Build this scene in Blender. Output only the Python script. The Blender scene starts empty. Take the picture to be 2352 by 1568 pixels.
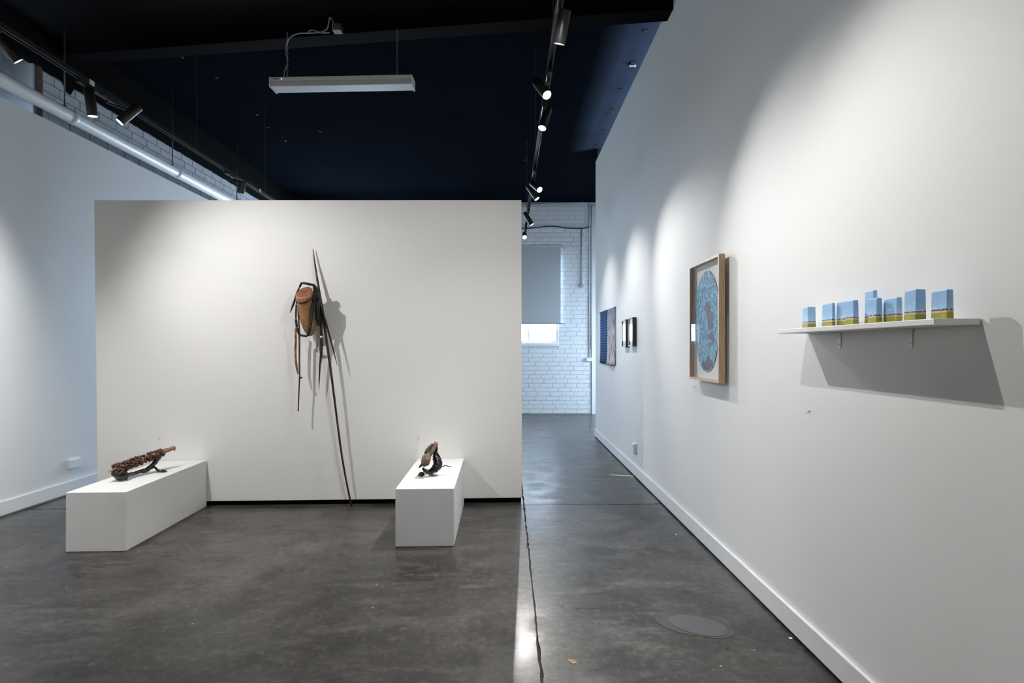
import bpy, bmesh, math, random
from mathutils import Vector, Matrix

random.seed(7)
S = bpy.context.scene
COL = S.collection

# ------------------------------------------------------------------ camera
F = 1250.0            # focal length in pixels of the 2352 x 1568 frame
CXP, CYP = 1166.0, 801.0
H = 1.3               # eye height
cam_d = bpy.data.cameras.new('camera'); cam = bpy.data.objects.new('camera', cam_d); COL.objects.link(cam)
cam.location = (0, 0, H); cam.rotation_euler = (math.radians(90), 0, 0)
cam_d.sensor_width = 36.0; cam_d.lens = F / 2352 * 36.0
cam_d.shift_x = (1176 - CXP) / 2352; cam_d.shift_y = (CYP - 784) / 2352
cam_d.clip_start = 0.05; cam_d.clip_end = 60
S.camera = cam
S.view_settings.view_transform = 'Standard'; S.view_settings.look = 'None'
S.view_settings.exposure = 0.42; S.view_settings.gamma = 1.0
S.view_settings.use_curve_mapping = False
S.cycles.use_denoising = True
S.cycles.max_bounces = 10; S.cycles.diffuse_bounces = 8; S.cycles.glossy_bounces = 4
S.cycles.sample_clamp_indirect = 8.0
S.cycles.caustics_reflective = False; S.cycles.caustics_refractive = False

# ------------------------------------------------------------------ sky + daylight at the windows
W = bpy.data.worlds.new('world'); S.world = W; W.use_nodes = True
bg = W.node_tree.nodes['Background']; bg.inputs[0].default_value = (0.62, 0.8, 1.0, 1); bg.inputs[1].default_value = 10.5

DAY = (0.66, 0.83, 1.0)
def window_light(name, loc, rot, sx, sy, power):
    d = bpy.data.lights.new(name, 'AREA'); d.shape = 'RECTANGLE'; d.size = sx; d.size_y = sy
    d.energy = power; d.color = DAY
    o = bpy.data.objects.new(name, d); COL.objects.link(o); o.location = loc; o.rotation_euler = rot
    return o
# daylight outside the windows of the end wall and of the side bay
window_light('daylight', (-0.14, 11.9, 3.2), (math.radians(-62), 0, 0), 2.6, 1.8, 120)
window_light('daylight', (-2.6, 11.5, 2.75), (math.radians(-74), 0, 0), 1.6, 1.6, 240)
window_light('daylight', (5.1, 9.6, 2.9), (0, math.radians(65), 0), 1.8, 2.2, 250)
window_light('daylight', (4.9, 6.3, 2.9), (0, math.radians(68), 0), 2.0, 2.8, 4500)
SPOT_GAIN = 1.0
WARM = (1.0, 0.982, 0.956)

# ------------------------------------------------------------------ helpers
def P(x, y, Z):
    """point of the room that the photograph shows at pixel x, y, at distance Z"""
    return Vector(((x - CXP) / F * Z, Z, H + (CYP - y) / F * Z))

WORLD_OF = {}
def empty(name, loc, label=None, cat=None, group=None):
    o = bpy.data.objects.new(name, None); COL.objects.link(o); o.location = loc
    o.empty_display_size = 0.05; WORLD_OF[o.name] = Vector(loc)
    tag(o, label, cat, group); return o
def tag(o, label=None, cat=None, group=None, kind=None):
    if label: o['label'] = label
    if cat: o['category'] = cat
    if group: o['group'] = group
    if kind: o['kind'] = kind
    return o
def obj(name, vf, mat, parent=None, smooth=False, origin=None):
    v, f = vf
    v = [Vector(p) for p in v]
    lo = Vector([min(p[i] for p in v) for i in range(3)]); hi = Vector([max(p[i] for p in v) for i in range(3)])
    c = Vector(origin) if origin is not None else Vector(((lo.x + hi.x) / 2, (lo.y + hi.y) / 2, lo.z if parent is None else (lo.z + hi.z) / 2))
    me = bpy.data.meshes.new(name); me.from_pydata([tuple(p - c) for p in v], [], f); me.validate(); me.update()
    bm = bmesh.new(); bm.from_mesh(me); bmesh.ops.recalc_face_normals(bm, faces=bm.faces); bm.to_mesh(me); bm.free()
    if mat: me.materials.append(mat)
    if smooth:
        for p in me.polygons: p.use_smooth = True
    o = bpy.data.objects.new(name, me); COL.objects.link(o)
    if parent is not None:
        o.parent = parent; o.location = c - WORLD_OF[parent.name]
    else:
        o.location = c
    WORLD_OF[o.name] = c
    return o
def struct(name, vf, mat, label=None, **k):
    o = obj(name, vf, mat, **k); o['kind'] = 'structure'
    if label: o['label'] = label
    return o
def box(x0, x1, y0, y1, z0, z1):
    v = [(x0,y0,z0),(x1,y0,z0),(x1,y1,z0),(x0,y1,z0),(x0,y0,z1),(x1,y0,z1),(x1,y1,z1),(x0,y1,z1)]
    return v, [(0,3,2,1),(4,5,6,7),(0,1,5,4),(1,2,6,5),(2,3,7,6),(3,0,4,7)]
def join(*parts):
    V, Fc = [], []
    for v, f in parts:
        n = len(V); V += [Vector(p) for p in v]; Fc += [tuple(i + n for i in q) for q in f]
    return V, Fc
def hexa(bottom, top):
    v = list(bottom) + list(top)
    return v, [(3,2,1,0),(4,5,6,7),(0,1,5,4),(1,2,6,5),(2,3,7,6),(3,0,4,7)]
def bevelled(vf, w=0.003, seg=2):
    v, f = vf
    bm = bmesh.new(); bv = [bm.verts.new(p) for p in v]
    for q in f: bm.faces.new([bv[i] for i in q])
    bmesh.ops.recalc_face_normals(bm, faces=bm.faces)
    bmesh.ops.bevel(bm, geom=list(bm.edges), offset=w, segments=seg, profile=0.5, affect='EDGES')
    bm.verts.index_update()
    r = [p.co.copy() for p in bm.verts], [tuple(x.index for x in q.verts) for q in bm.faces]
    bm.free(); return r
def frame_of(d, up=Vector((0,0,1))):
    d = d.normalized()
    if abs(d.dot(up)) > 0.97: up = Vector((0,1,0)) if abs(d.y) < 0.9 else Vector((1,0,0))
    a = d.cross(up).normalized(); b = a.cross(d).normalized(); return a, b
def tube(pts, r, n=8, flat=1.0, up=None, jitter=0.0, caps=True):
    """swept tube; r number or list; flat squeezes the second axis"""
    pts = [Vector(p) for p in pts]
    if not isinstance(r, (list, tuple)): r = [r] * len(pts)
    V, Fc = [], []
    prev = None
    for i, p in enumerate(pts):
        d = (pts[min(i+1, len(pts)-1)] - pts[max(i-1, 0)])
        if d.length < 1e-9: d = Vector((0,0,1))
        if prev is None:
            a, b = frame_of(d, up or Vector((0,0,1)))
        else:
            d2 = d.normalized(); a = (prev - d2 * prev.dot(d2)).normalized(); b = a.cross(d2).normalized()
        prev = a
        for k in range(n):
            t = 2 * math.pi * k / n; rr = r[i] * (1 + random.uniform(-jitter, jitter))
            V.append(p + a * (math.cos(t) * rr) + b * (math.sin(t) * rr * flat))
    for i in range(len(pts) - 1):
        for k in range(n):
            Fc.append((i*n+k, i*n+(k+1)%n, (i+1)*n+(k+1)%n, (i+1)*n+k))
    if caps:
        Fc.append(tuple(range(n))[::-1]); Fc.append(tuple((len(pts)-1)*n + k for k in range(n)))
    return V, Fc
def smooth_pts(pts, per=6):
    pts = [Vector(p) for p in pts]; out = []
    for i in range(len(pts) - 1):
        p0 = pts[max(i-1,0)]; p1 = pts[i]; p2 = pts[i+1]; p3 = pts[min(i+2,len(pts)-1)]
        for k in range(per):
            t = k / per
            out.append(0.5 * ((2*p1) + (p2-p0)*t + (2*p0-5*p1+4*p2-p3)*t*t + (3*p1-p0-3*p2+p3)*t**3))
    out.append(pts[-1]); return out
def lerp_list(vals, per):
    out = []
    for i in range(len(vals)-1):
        for k in range(per): out.append(vals[i] + (vals[i+1]-vals[i])*k/per)
    out.append(vals[-1]); return out
def sweep(pts, r, per=6, n=8, **k):
    if not isinstance(r, (list, tuple)): r = [r]*len(pts)
    return tube(smooth_pts(pts, per), lerp_list(list(r), per), n, **k)
def extrude_poly(poly, vec):
    poly = [Vector(p) for p in poly]; n = len(poly)
    return poly + [p + Vector(vec) for p in poly], [tuple(range(n)), tuple(range(2*n-1, n-1, -1))] + [(i, (i+1)%n, n+(i+1)%n, n+i) for i in range(n)]
def lathe(c, d, prof, n=24):
    """surface of revolution about direction d: profile of (distance along d, radius)"""
    c = Vector(c); d = Vector(d).normalized(); a, b = frame_of(d); V = []; Fc = []
    for s_, r in prof:
        for k in range(n):
            t_ = 2*math.pi*k/n; V.append(c + d*s_ + a*math.cos(t_)*r + b*math.sin(t_)*r)
    for i in range(len(prof)-1):
        for k in range(n): Fc.append((i*n+k, i*n+(k+1)%n, (i+1)*n+(k+1)%n, (i+1)*n+k))
    Fc.append(tuple(range(n))[::-1]); Fc.append(tuple((len(prof)-1)*n+k for k in range(n)))
    return V, Fc
def disc(c, nrm, r, n=24):
    a, b = frame_of(Vector(nrm)); c = Vector(c)
    return [c + a*math.cos(2*math.pi*k/n)*r + b*math.sin(2*math.pi*k/n)*r for k in range(n)], [tuple(range(n))]
def ball(c, rx, ry, rz, rings=6, seg=10, jitter=0):
    V, Fc = [], []; c = Vector(c)
    V.append(c + Vector((0,0,rz)))
    for i in range(1, rings):
        ph = math.pi*i/rings
        for k in range(seg):
            th = 2*math.pi*k/seg; j = 1+random.uniform(-jitter, jitter)
            V.append(c + Vector((rx*math.sin(ph)*math.cos(th)*j, ry*math.sin(ph)*math.sin(th)*j, rz*math.cos(ph)*j)))
    V.append(c - Vector((0,0,rz)))
    for k in range(seg): Fc.append((0, 1+k, 1+(k+1)%seg))
    for i in range(rings-2):
        for k in range(seg): Fc.append((1+i*seg+k, 1+(i+1)*seg+k, 1+(i+1)*seg+(k+1)%seg, 1+i*seg+(k+1)%seg))
    L = len(V)-1; b = 1+(rings-2)*seg
    for k in range(seg): Fc.append((L, b+(k+1)%seg, b+k))
    return V, Fc

# ------------------------------------------------------------------ materials
class NT:
    def __init__(s, name):
        s.m = bpy.data.materials.new(name); s.m.use_nodes = True; s.t = s.m.node_tree
        s.b = s.t.nodes['Principled BSDF']; s._pos = None
    def n(s, typ, **k):
        o = s.t.nodes.new(typ)
        for a, v in k.items(): setattr(o, a, v)
        return o
    def l(s, a, b): s.t.links.new(a, b)
    def pos(s):
        if s._pos is None: s._pos = s.n('ShaderNodeNewGeometry').outputs['Position']
        return s._pos
    def objco(s): return s.n('ShaderNodeTexCoord').outputs['Object']
    def scale(s, vec, sc):
        m = s.n('ShaderNodeMapping'); m.inputs['Scale'].default_value = sc; s.l(vec, m.inputs['Vector']); return m.outputs[0]
    def noise(s, vec, scale, detail=4, rough=0.5, w=None):
        o = s.n('ShaderNodeTexNoise'); s.l(vec, o.inputs['Vector']); o.inputs['Scale'].default_value = scale
        o.inputs['Detail'].default_value = detail; o.inputs['Roughness'].default_value = rough; return o.outputs['Fac']
    def ramp(s, fac, stops, interp='LINEAR'):
        r = s.n('ShaderNodeValToRGB'); r.color_ramp.interpolation = interp; e = r.color_ramp.elements
        while len(e) < len(stops): e.new(0.5)
        for el, (p, c) in zip(e, stops):
            el.position = p; el.color = (c, c, c, 1) if isinstance(c, (int, float)) else (*c, 1)
        s.l(fac, r.inputs['Fac']); return r.outputs['Color']
    def math(s, op, a, b=None, clamp=False):
        o = s.n('ShaderNodeMath', operation=op, use_clamp=clamp)
        for i, q in enumerate((a, b)):
            if q is None: continue
            if isinstance(q, (int, float)): o.inputs[i].default_value = q
            else: s.l(q, o.inputs[i])
        return o.outputs[0]
    def mix(s, fac, a, b, blend='MIX'):
        o = s.n('ShaderNodeMix', data_type='RGBA', blend_type=blend)
        for idx, q in ((0, fac), (6, a), (7, b)):
            if isinstance(q, (int, float)): o.inputs[idx].default_value = q
            elif isinstance(q, tuple): o.inputs[idx].default_value = (*q, 1)
            else: s.l(q, o.inputs[idx])
        return o.outputs[2]
    def sep(s, vec):
        o = s.n('ShaderNodeSeparateXYZ'); s.l(vec, o.inputs[0]); return o.outputs
    def color(s, c):
        if isinstance(c, tuple): s.b.inputs['Base Color'].default_value = (*c, 1)
        else: s.l(c, s.b.inputs['Base Color'])
    def rough(s, r):
        if isinstance(r, (int, float)): s.b.inputs['Roughness'].default_value = r
        else: s.l(r, s.b.inputs['Roughness'])
    def bump(s, h, strength=0.2, dist=0.01):
        o = s.n('ShaderNodeBump'); o.inputs['Strength'].default_value = strength; o.inputs['Distance'].default_value = dist
        s.l(h, o.inputs['Height']); s.l(o.outputs[0], s.b.inputs['Normal'])

def plain(name, c, rough=0.6, metal=0.0, var=0.06, scale=14, spec=None, bump=0.0):
    t = NT(name); nz = t.noise(t.objco(), scale, 4)
    t.color(t.mix(t.ramp(nz, [(0.3, 0.0), (0.7, 1.0)]), tuple(x*(1-var) for x in c), tuple(min(1, x*(1+var)) for x in c)))
    t.rough(rough); t.b.inputs['Metallic'].default_value = metal
    if spec is not None: t.b.inputs['Specular IOR Level'].default_value = spec
    if bump: t.bump(t.noise(t.objco(), scale*4, 5), bump, 0.004)
    return t.m
def wall_paint(name, c, rough=0.75):
    t = NT(name); p = t.pos()
    big = t.noise(p, 0.9, 3); fine = t.noise(p, 60, 3)
    col = t.mix(t.ramp(big, [(0.3, 0.0), (0.7, 1.0)]), tuple(x*0.975 for x in c), c)
    scuff = t.ramp(t.noise(t.scale(p, (3, 3, 9)), 5.0, 6, 0.65), [(0.70, 0.0), (0.78, 1.0)])
    t.color(t.mix(t.math('MULTIPLY', scuff, 0.05), col, tuple(x*0.8 for x in c)))
    t.rough(rough); t.b.inputs['Specular IOR Level'].default_value = 0.3
    t.bump(fine, 0.06, 0.002); return t.m

M = {}
M['wall'] = wall_paint('white_wall_paint', (0.80, 0.795, 0.785))
M['panel'] = wall_paint('partition_paint', (0.80, 0.795, 0.775))
M['trim'] = plain('white_gloss_trim', (0.80, 0.80, 0.80), 0.45, var=0.02)
M['plinth'] = plain('white_plinth_paint', (0.74, 0.738, 0.732), 0.55, var=0.02, scale=5)
M['brick'] = plain('white_painted_brick', (0.74, 0.76, 0.79), 0.65, var=0.05, scale=9, bump=0.25)
M['mortar'] = plain('painted_mortar', (0.60, 0.62, 0.65), 0.8, var=0.08, scale=30, bump=0.2)
M['lbrick'] = plain('grey_painted_block', (0.52, 0.56, 0.60), 0.7, var=0.07, scale=9, bump=0.25)
M['lmortar'] = plain('grey_block_mortar', (0.22, 0.24, 0.27), 0.85, var=0.1, scale=30)
M['black'] = plain('black_ceiling_paint', (0.0016, 0.0016, 0.0018), 0.85, var=0.2, scale=3, spec=0.06)
M['blackmetal'] = plain('black_powder_coat', (0.012, 0.012, 0.013), 0.42, var=0.1)
M['trackmetal'] = plain('black_track_metal', (0.02, 0.02, 0.022), 0.35, var=0.1)
M['pvc'] = plain('white_pvc', (0.80, 0.80, 0.81), 0.45, var=0.03, scale=3)
M['plastic'] = plain('white_plastic', (0.82, 0.82, 0.80), 0.4, var=0.02)
M['conduit'] = plain('grey_conduit', (0.30, 0.33, 0.37), 0.5, var=0.08)
M['cable'] = plain('grey_cable', (0.30, 0.30, 0.30), 0.5, var=0.1)
M['darkcable'] = plain('black_cable', (0.02, 0.02, 0.022), 0.5)
M['steel'] = plain('zinc_steel', (0.45, 0.45, 0.45), 0.4, metal=0.8, var=0.1)
M['darksteel'] = plain('dark_rod_steel', (0.05, 0.06, 0.07), 0.45, metal=0.3, var=0.1)
M['brown'] = plain('weathered_brown_timber', (0.10, 0.06, 0.045), 0.8, var=0.25, scale=20)
M['void'] = plain('dark_brown_void', (0.030, 0.025, 0.022), 0.9, var=0.2)
M['niche'] = plain('grey_painted_board', (0.46, 0.49, 0.52), 0.7, var=0.08, scale=8)
M['tape'] = plain('yellow_tape', (0.80, 0.76, 0.38), 0.5)
M['glass_dark'] = plain('dull_lens', (0.02, 0.02, 0.02), 0.2)

# ceiling : dark navy paint
t = NT('navy_ceiling_paint'); p = t.pos()
nz = t.noise(p, 2.5, 5)
t.color(t.mix(t.ramp(nz, [(0.35, 0.0), (0.7, 1.0)]), (0.0056, 0.0074, 0.0115), (0.0066, 0.0090, 0.0142)))
t.rough(0.9); t.b.inputs['Specular IOR Level'].default_value = 0.0; t.bump(t.noise(p, 30, 4), 0.1, 0.004)
M['ceiling'] = t.m

# concrete floor : worn, sealed
t = NT('sealed_concrete'); p = t.pos()
big = t.noise(p, 0.7, 8, 0.68); mid = t.noise(p, 3.4, 9, 0.72); fine = t.noise(p, 26, 8, 0.75)
st = t.n('ShaderNodeMapping'); st.inputs['Rotation'].default_value = (0, 0, -0.35); st.inputs['Scale'].default_value = (1.0, 3.4, 1); t.l(p, st.inputs[0])
streak = t.noise(st.outputs[0], 2.2, 8, 0.7)
col = t.mix(t.ramp(big, [(0.42, 0.0), (0.58, 1.0)]), (0.022, 0.0205, 0.0195), (0.064, 0.059, 0.053))
col = t.mix(t.math('MULTIPLY', t.ramp(streak, [(0.50, 0.0), (0.62, 1.0)]), 0.65), col, (0.098, 0.091, 0.083))
col = t.mix(t.math('MULTIPLY', t.ramp(mid, [(0.38, 1.0), (0.48, 0.0)]), 0.65), col, (0.022, 0.020, 0.0185))
col = t.mix(t.math('MULTIPLY', t.ramp(fine, [(0.40, 1.0), (0.50, 0.0)]), 0.55), col, (0.016, 0.0145, 0.0135))
col = t.mix(t.math('MULTIPLY', t.ramp(fine, [(0.54, 0.0), (0.64, 1.0)]), 0.40), col, (0.155, 0.145, 0.132))
# pitted worn patches
pit = t.math('MULTIPLY', t.ramp(t.noise(p, 1.7, 3), [(0.58, 0.0), (0.75, 1.0)]), t.ramp(t.noise(t.scale(p, (1, 2.2, 1)), 48, 3), [(0.46, 0.0), (0.60, 1.0)]))
col = t.mix(t.math('MULTIPLY', pit, 0.35), col, (0.032, 0.030, 0.028))
# old stain bands beside the joint
sx, sy, sz = t.sep(p)
wob = t.math('MULTIPLY', t.math('SUBTRACT', t.noise(p, 7, 5, 0.7), 0.5), 0.05)
bx = t.math('ADD', sx, wob)
band = t.math('MULTIPLY', t.math('GREATER_THAN', bx, -0.085), t.math('LESS_THAN', bx, -0.025))
band = t.math('MULTIPLY', band, t.math('LESS_THAN', sy, 4.5))
col = t.mix(t.math('MULTIPLY', band, t.ramp(t.noise(p, 6, 5), [(0.3, 0.15), (0.65, 0.6)])), col, (0.055, 0.05, 0.046))
# paint specks and scratches
vor = t.n('ShaderNodeTexVoronoi'); t.l(p, vor.inputs['Vector']); vor.inputs['Scale'].default_value = 7.5
dist = t.math('ADD', vor.outputs['Distance'], t.math('MULTIPLY', t.math('SUBTRACT', t.noise(p, 90, 2), 0.5), 0.06))
vc = t.sep(vor.outputs['Color'])
speck = t.math('MULTIPLY', t.math('LESS_THAN', dist, 0.042), t.math('GREATER_THAN', vc[0], 0.55))
col = t.mix(t.math('MULTIPLY', speck, 0.75), col, (0.42, 0.41, 0.39))
rot = t.n('ShaderNodeMapping'); rot.inputs['Rotation'].default_value = (0, 0, 0.6); rot.inputs['Scale'].default_value = (1.2, 16, 1); t.l(p, rot.inputs[0])
scr = t.math('MULTIPLY', t.ramp(t.noise(rot.outputs[0], 3.0, 2), [(0.715, 0.0), (0.73, 1.0)]), t.ramp(t.noise(p, 4, 2), [(0.5, 0.0), (0.6, 1.0)]))
col = t.mix(t.math('MULTIPLY', scr, 0.35), col, (0.32, 0.31, 0.30))
t.color(col)
rg = t.ramp(streak, [(0.32, 0.24), (0.68, 0.46)])
t.l(t.ramp(mid, [(0.40, 0.0), (0.62, 0.26)]), t.b.inputs['Coat Weight']); t.b.inputs['Coat Roughness'].default_value = 0.17
t.rough(rg); t.b.inputs['Specular IOR Level'].default_value = 0.34
t.bump(t.math('ADD', t.math('MULTIPLY', mid, 0.7), t.math('MULTIPLY', fine, 0.35)), 0.16, 0.010)
M['floor'] = t.m
M['joint'] = plain('dark_joint_filler', (0.035, 0.031, 0.027), 0.9)
M['patch'] = plain('blue_grey_cement_patch', (0.062, 0.066, 0.072), 0.42, var=0.08, scale=9, bump=0.1)
M['patchring'] = plain('dark_cement_rim', (0.040, 0.038, 0.036), 0.5, var=0.2, scale=25, bump=0.2)

def emit(name, c, s):
    t = NT(name); t.color((0.8, 0.8, 0.8)); t.b.inputs['Emission Color'].default_value = (*c, 1); t.b.inputs['Emission Strength'].default_value = s
    return t.m
M['lens'] = emit('lit_lens', WARM, 14.0)
M['led_green'] = emit('green_indicator', (0.1, 1.0, 0.5), 3.0)
t = NT('opal_diffuser'); t.color((0.62, 0.63, 0.66)); t.rough(0.5); t.b.inputs['Transmission Weight'].default_value = 0.0; M['opal'] = t.m
t = NT('window_glass'); t.b.inputs['Transmission Weight'].default_value = 1.0; t.rough(0.0); t.color((1, 1, 1)); t.b.inputs['IOR'].default_value = 1.01; M['glass'] = t.m
# thin picture glazing: clear with a faint mirror
t = NT('picture_glass'); out = t.t.nodes['Material Output']
tr = t.n('ShaderNodeBsdfTransparent'); gl = t.n('ShaderNodeBsdfGlossy'); gl.inputs['Roughness'].default_value = 0.0
lw = t.n('ShaderNodeLayerWeight'); lw.inputs['Blend'].default_value = 0.5; mx = t.n('ShaderNodeMixShader')
fr = t.math('ADD', t.math('MULTIPLY', t.math('POWER', lw.outputs['Facing'], 5.0), 0.5), 0.018)
t.l(fr, mx.inputs[0]); t.l(tr.outputs[0], mx.inputs[1]); t.l(gl.outputs[0], mx.inputs[2]); t.l(mx.outputs[0], out.inputs['Surface'])
M['picglass'] = t.m; M['glass'] = t.m
# roller blind cloth, a little light comes through
t = NT('grey_blind_cloth'); t.color((0.47, 0.49, 0.51)); t.rough(0.8)
tl = t.n('ShaderNodeBsdfTranslucent'); tl.inputs['Color'].default_value = (0.5, 0.55, 0.6, 1); mx = t.n('ShaderNodeMixShader'); mx.inputs[0].default_value = 0.015
t.l(t.b.outputs[0], mx.inputs[1]); t.l(tl.outputs[0], mx.inputs[2]); t.l(mx.outputs[0], t.t.nodes['Material Output'].inputs['Surface']); M['blind'] = t.m

# timber and art materials
def wood(name, c1, c2, sc=(40, 40, 3), rough=0.5):
    t = NT(name); p = t.scale(t.objco(), sc); nz = t.noise(p, 3.0, 5, 0.6)
    t.color(t.mix(t.ramp(nz, [(0.35, 0.0), (0.65, 1.0)]), c1, c2)); t.rough(rough); t.bump(nz, 0.1, 0.002); return t.m
M['oak'] = wood('oak_moulding', (0.47, 0.31, 0.19), (0.60, 0.43, 0.29))
M['log'] = wood('ochre_log', (0.20, 0.095, 0.032), (0.46, 0.26, 0.10), (26, 26, 5), 0.45)
M['cut'] = wood('red_brown_cut_wood', (0.17, 0.055, 0.030), (0.30, 0.115, 0.062), (30, 30, 30), 0.6)
M['char'] = plain('charred_black_wood', (0.010, 0.009, 0.009), 0.55, var=0.4, scale=40, bump=0.3)
M['crack'] = plain('dark_crack', (0.03, 0.012, 0.008), 0.9)
M['cord'] = plain('dark_red_cord', (0.06, 0.022, 0.014), 0.5, var=0.3, scale=60)
t = NT('mottled_vine'); nz = t.noise(t.scale(t.objco(), (60, 60, 22)), 1.0, 4)
t.color(t.ramp(nz, [(0.35, (0.012, 0.007, 0.006)), (0.5, (0.065, 0.026, 0.015)), (0.62, (0.14, 0.07, 0.03)), (0.72, (0.36, 0.22, 0.10))])); t.rough(0.55); t.bump(nz, 0.3, 0.003); M['vine'] = t.m
t = NT('tan_vine'); nz = t.noise(t.scale(t.objco(), (60, 60, 25)), 1.0, 4)
t.color(t.ramp(nz, [(0.35, (0.05, 0.022, 0.012)), (0.5, (0.22, 0.11, 0.045)), (0.7, (0.42, 0.26, 0.12))])); t.rough(0.55); M['tanvine'] = t.m
t = NT('dark_lacquered_rod'); nz = t.noise(t.scale(t.objco(), (50, 50, 9)), 1.0, 4)
t.color(t.ramp(nz, [(0.45, (0.014, 0.007, 0.006)), (0.62, (0.04, 0.017, 0.012)), (0.70, (0.28, 0.17, 0.09))])); t.rough(0.4); M['rod'] = t.m
M['kelp'] = plain('black_dried_kelp', (0.005, 0.0052, 0.0055), 0.22, var=0.4, scale=12, bump=0.5, spec=0.6)
M['pod'] = plain('red_brown_seed_pods', (0.10, 0.042, 0.025), 0.55, var=0.9, scale=75, bump=0.2)
M['podlight'] = plain('tan_driftwood', (0.30, 0.17, 0.085), 0.6, var=0.25, scale=30, bump=0.2)
M['bark'] = plain('grey_brown_bark', (0.16, 0.10, 0.066), 0.75, var=0.5, scale=45, bump=0.5)
M['barkdark'] = plain('dark_bark', (0.05, 0.037, 0.033), 0.75, var=0.5, scale=40, bump=0.5)
M['mat_board'] = plain('white_mount_board', (0.78, 0.78, 0.75), 0.8, var=0.01)
M['plum'] = plain('plum_painted_paper', (0.085, 0.055, 0.095), 0.6, var=0.12, scale=20)
M['ebony'] = plain('black_stained_frame', (0.022, 0.018, 0.019), 0.3, var=0.1)

# mosaic of small blue strokes
t = NT('blue_stroke_mosaic'); q = t.scale(t.objco(), (1, 1.0, 0.55))
v = t.n('ShaderNodeTexVoronoi'); t.l(q, v.inputs['Vector']); v.inputs['Scale'].default_value = 150
vs = t.sep(v.outputs['Color'])
c1 = t.ramp(vs[0], [(0.0, (0.015, 0.07, 0.18)), (0.3, (0.03, 0.18, 0.36)), (0.55, (0.06, 0.32, 0.52)), (0.78, (0.22, 0.50, 0.62)), (0.92, (0.60, 0.72, 0.74)), (1.0, (0.10, 0.04, 0.09))])
pz = t.sep(t.objco())[2]
grad = t.ramp(t.math('ADD', t.math('MULTIPLY', pz, 1.2), 0.5), [(0.2, 0.35), (0.8, 0.0)])
nz = t.noise(t.objco(), 14, 3)
t.color(t.mix(t.math('MULTIPLY', t.math('MULTIPLY', grad, 0.6), nz), c1, (0.60, 0.72, 0.72))); t.rough(0.7); M['mosaic'] = t.m

# painted blocks: pale sky, cloud strokes, tree line, stubble strip, pasture
t = NT('painted_prairie'); p = t.pos(); oi = t.n('ShaderNodeObjectInfo')
sx, sy, sz = t.sep(p)
off = t.n('ShaderNodeCombineXYZ'); r10 = t.math('MULTIPLY', oi.outputs['Random'], 37.0); t.l(r10, off.inputs[0]); t.l(r10, off.inputs[1])
pv = t.n('ShaderNodeVectorMath', operation='ADD'); t.l(p, pv.inputs[0]); t.l(off.outputs[0], pv.inputs[1]); pv = pv.outputs[0]
hz = t.math('SUBTRACT', sz, 1.384)
sky = t.ramp(t.math('MULTIPLY', hz, 9.0), [(0.25, (0.38, 0.58, 0.80)), (0.5, (0.27, 0.48, 0.78)), (1.0, (0.30, 0.50, 0.76))])
sky = t.mix(t.math('MULTIPLY', t.noise(pv, 35, 3), 0.35), sky, (0.40, 0.60, 0.80))
cl = t.math('MULTIPLY', t.ramp(t.noise(t.scale(pv, (28, 28, 110)), 1.0, 3), [(0.56, 0.0), (0.66, 1.0)]), t.ramp(t.math('MULTIPLY', hz, 10), [(0.26, 0.0), (0.30, 1.0), (0.52, 1.0), (0.60, 0.0)]))
sky = t.mix(t.math('MULTIPLY', cl, 0.6), sky, (0.66, 0.75, 0.85))
tree_top = t.math('ADD', 0.0275, t.math('MULTIPLY', t.math('SUBTRACT', t.noise(t.scale(pv, (1, 1, 0.1)), 190, 3, 0.7), 0.45), 0.018))
col = t.mix(t.math('LESS_THAN', hz, tree_top), sky, (0.045, 0.055, 0.075))
tan_top = t.math('ADD', 0.0250, t.math('MULTIPLY', t.math('SUBTRACT', t.noise(pv, 60, 2), 0.5), 0.004))
col = t.mix(t.math('LESS_THAN', hz, tan_top), col, (0.60, 0.44, 0.25))
g_top = t.math('ADD', 0.0195, t.math('MULTIPLY', t.math('SUBTRACT', t.noise(pv, 40, 2), 0.5), 0.005))
grass = t.mix(t.ramp(t.noise(pv, 22, 3), [(0.35, 0.0), (0.65, 1.0)]), (0.20, 0.26, 0.035), (0.34, 0.30, 0.04))
col = t.mix(t.math('LESS_THAN', hz, g_top), col, grass)
t.color(col); t.rough(0.5); t.bump(t.noise(pv, 120, 3), 0.15, 0.002); M['prairie'] = t.m

# hanging prints
t = NT('blue_louvre_print'); x, y, z = t.sep(t.objco())
wv = t.n('ShaderNodeTexWave', bands_direction='Z'); t.l(t.objco(), wv.inputs['Vector']); wv.inputs['Scale'].default_value = 9.0; wv.inputs['Distortion'].default_value = 0.3
base = t.ramp(t.math('ADD', t.math('MULTIPLY', z, 1.4), 0.5), [(0.0, (0.05, 0.09, 0.18)), (0.55, (0.05, 0.17, 0.38)), (1.0, (0.05, 0.08, 0.16))])
t.color(t.mix(t.ramp(wv.outputs['Color'], [(0.45, 0.0), (0.7, 0.85)]), base, (0.015, 0.03, 0.09))); t.rough(0.9); t.b.inputs['Specular IOR Level'].default_value = 0.08; M['louvre'] = t.m
t = NT('feather_print'); co = t.objco(); x, y, z = t.sep(co)
base = t.ramp(t.math('ADD', t.math('MULTIPLY', z, 1.4), 0.5), [(0.0, (0.62, 0.58, 0.56)), (0.6, (0.48, 0.48, 0.54)), (1.0, (0.14, 0.20, 0.32))])
m2 = t.n('ShaderNodeMapping'); m2.inputs['Rotation'].default_value = (0.25, 0, 0); m2.inputs['Scale'].default_value = (1, 17, 4.2); t.l(co, m2.inputs[0])
vv = t.n('ShaderNodeTexVoronoi'); t.l(m2.outputs[0], vv.inputs['Vector']); vv.inputs['Scale'].default_value = 1.6; vv.inputs['Randomness'].default_value = 1.0
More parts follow.
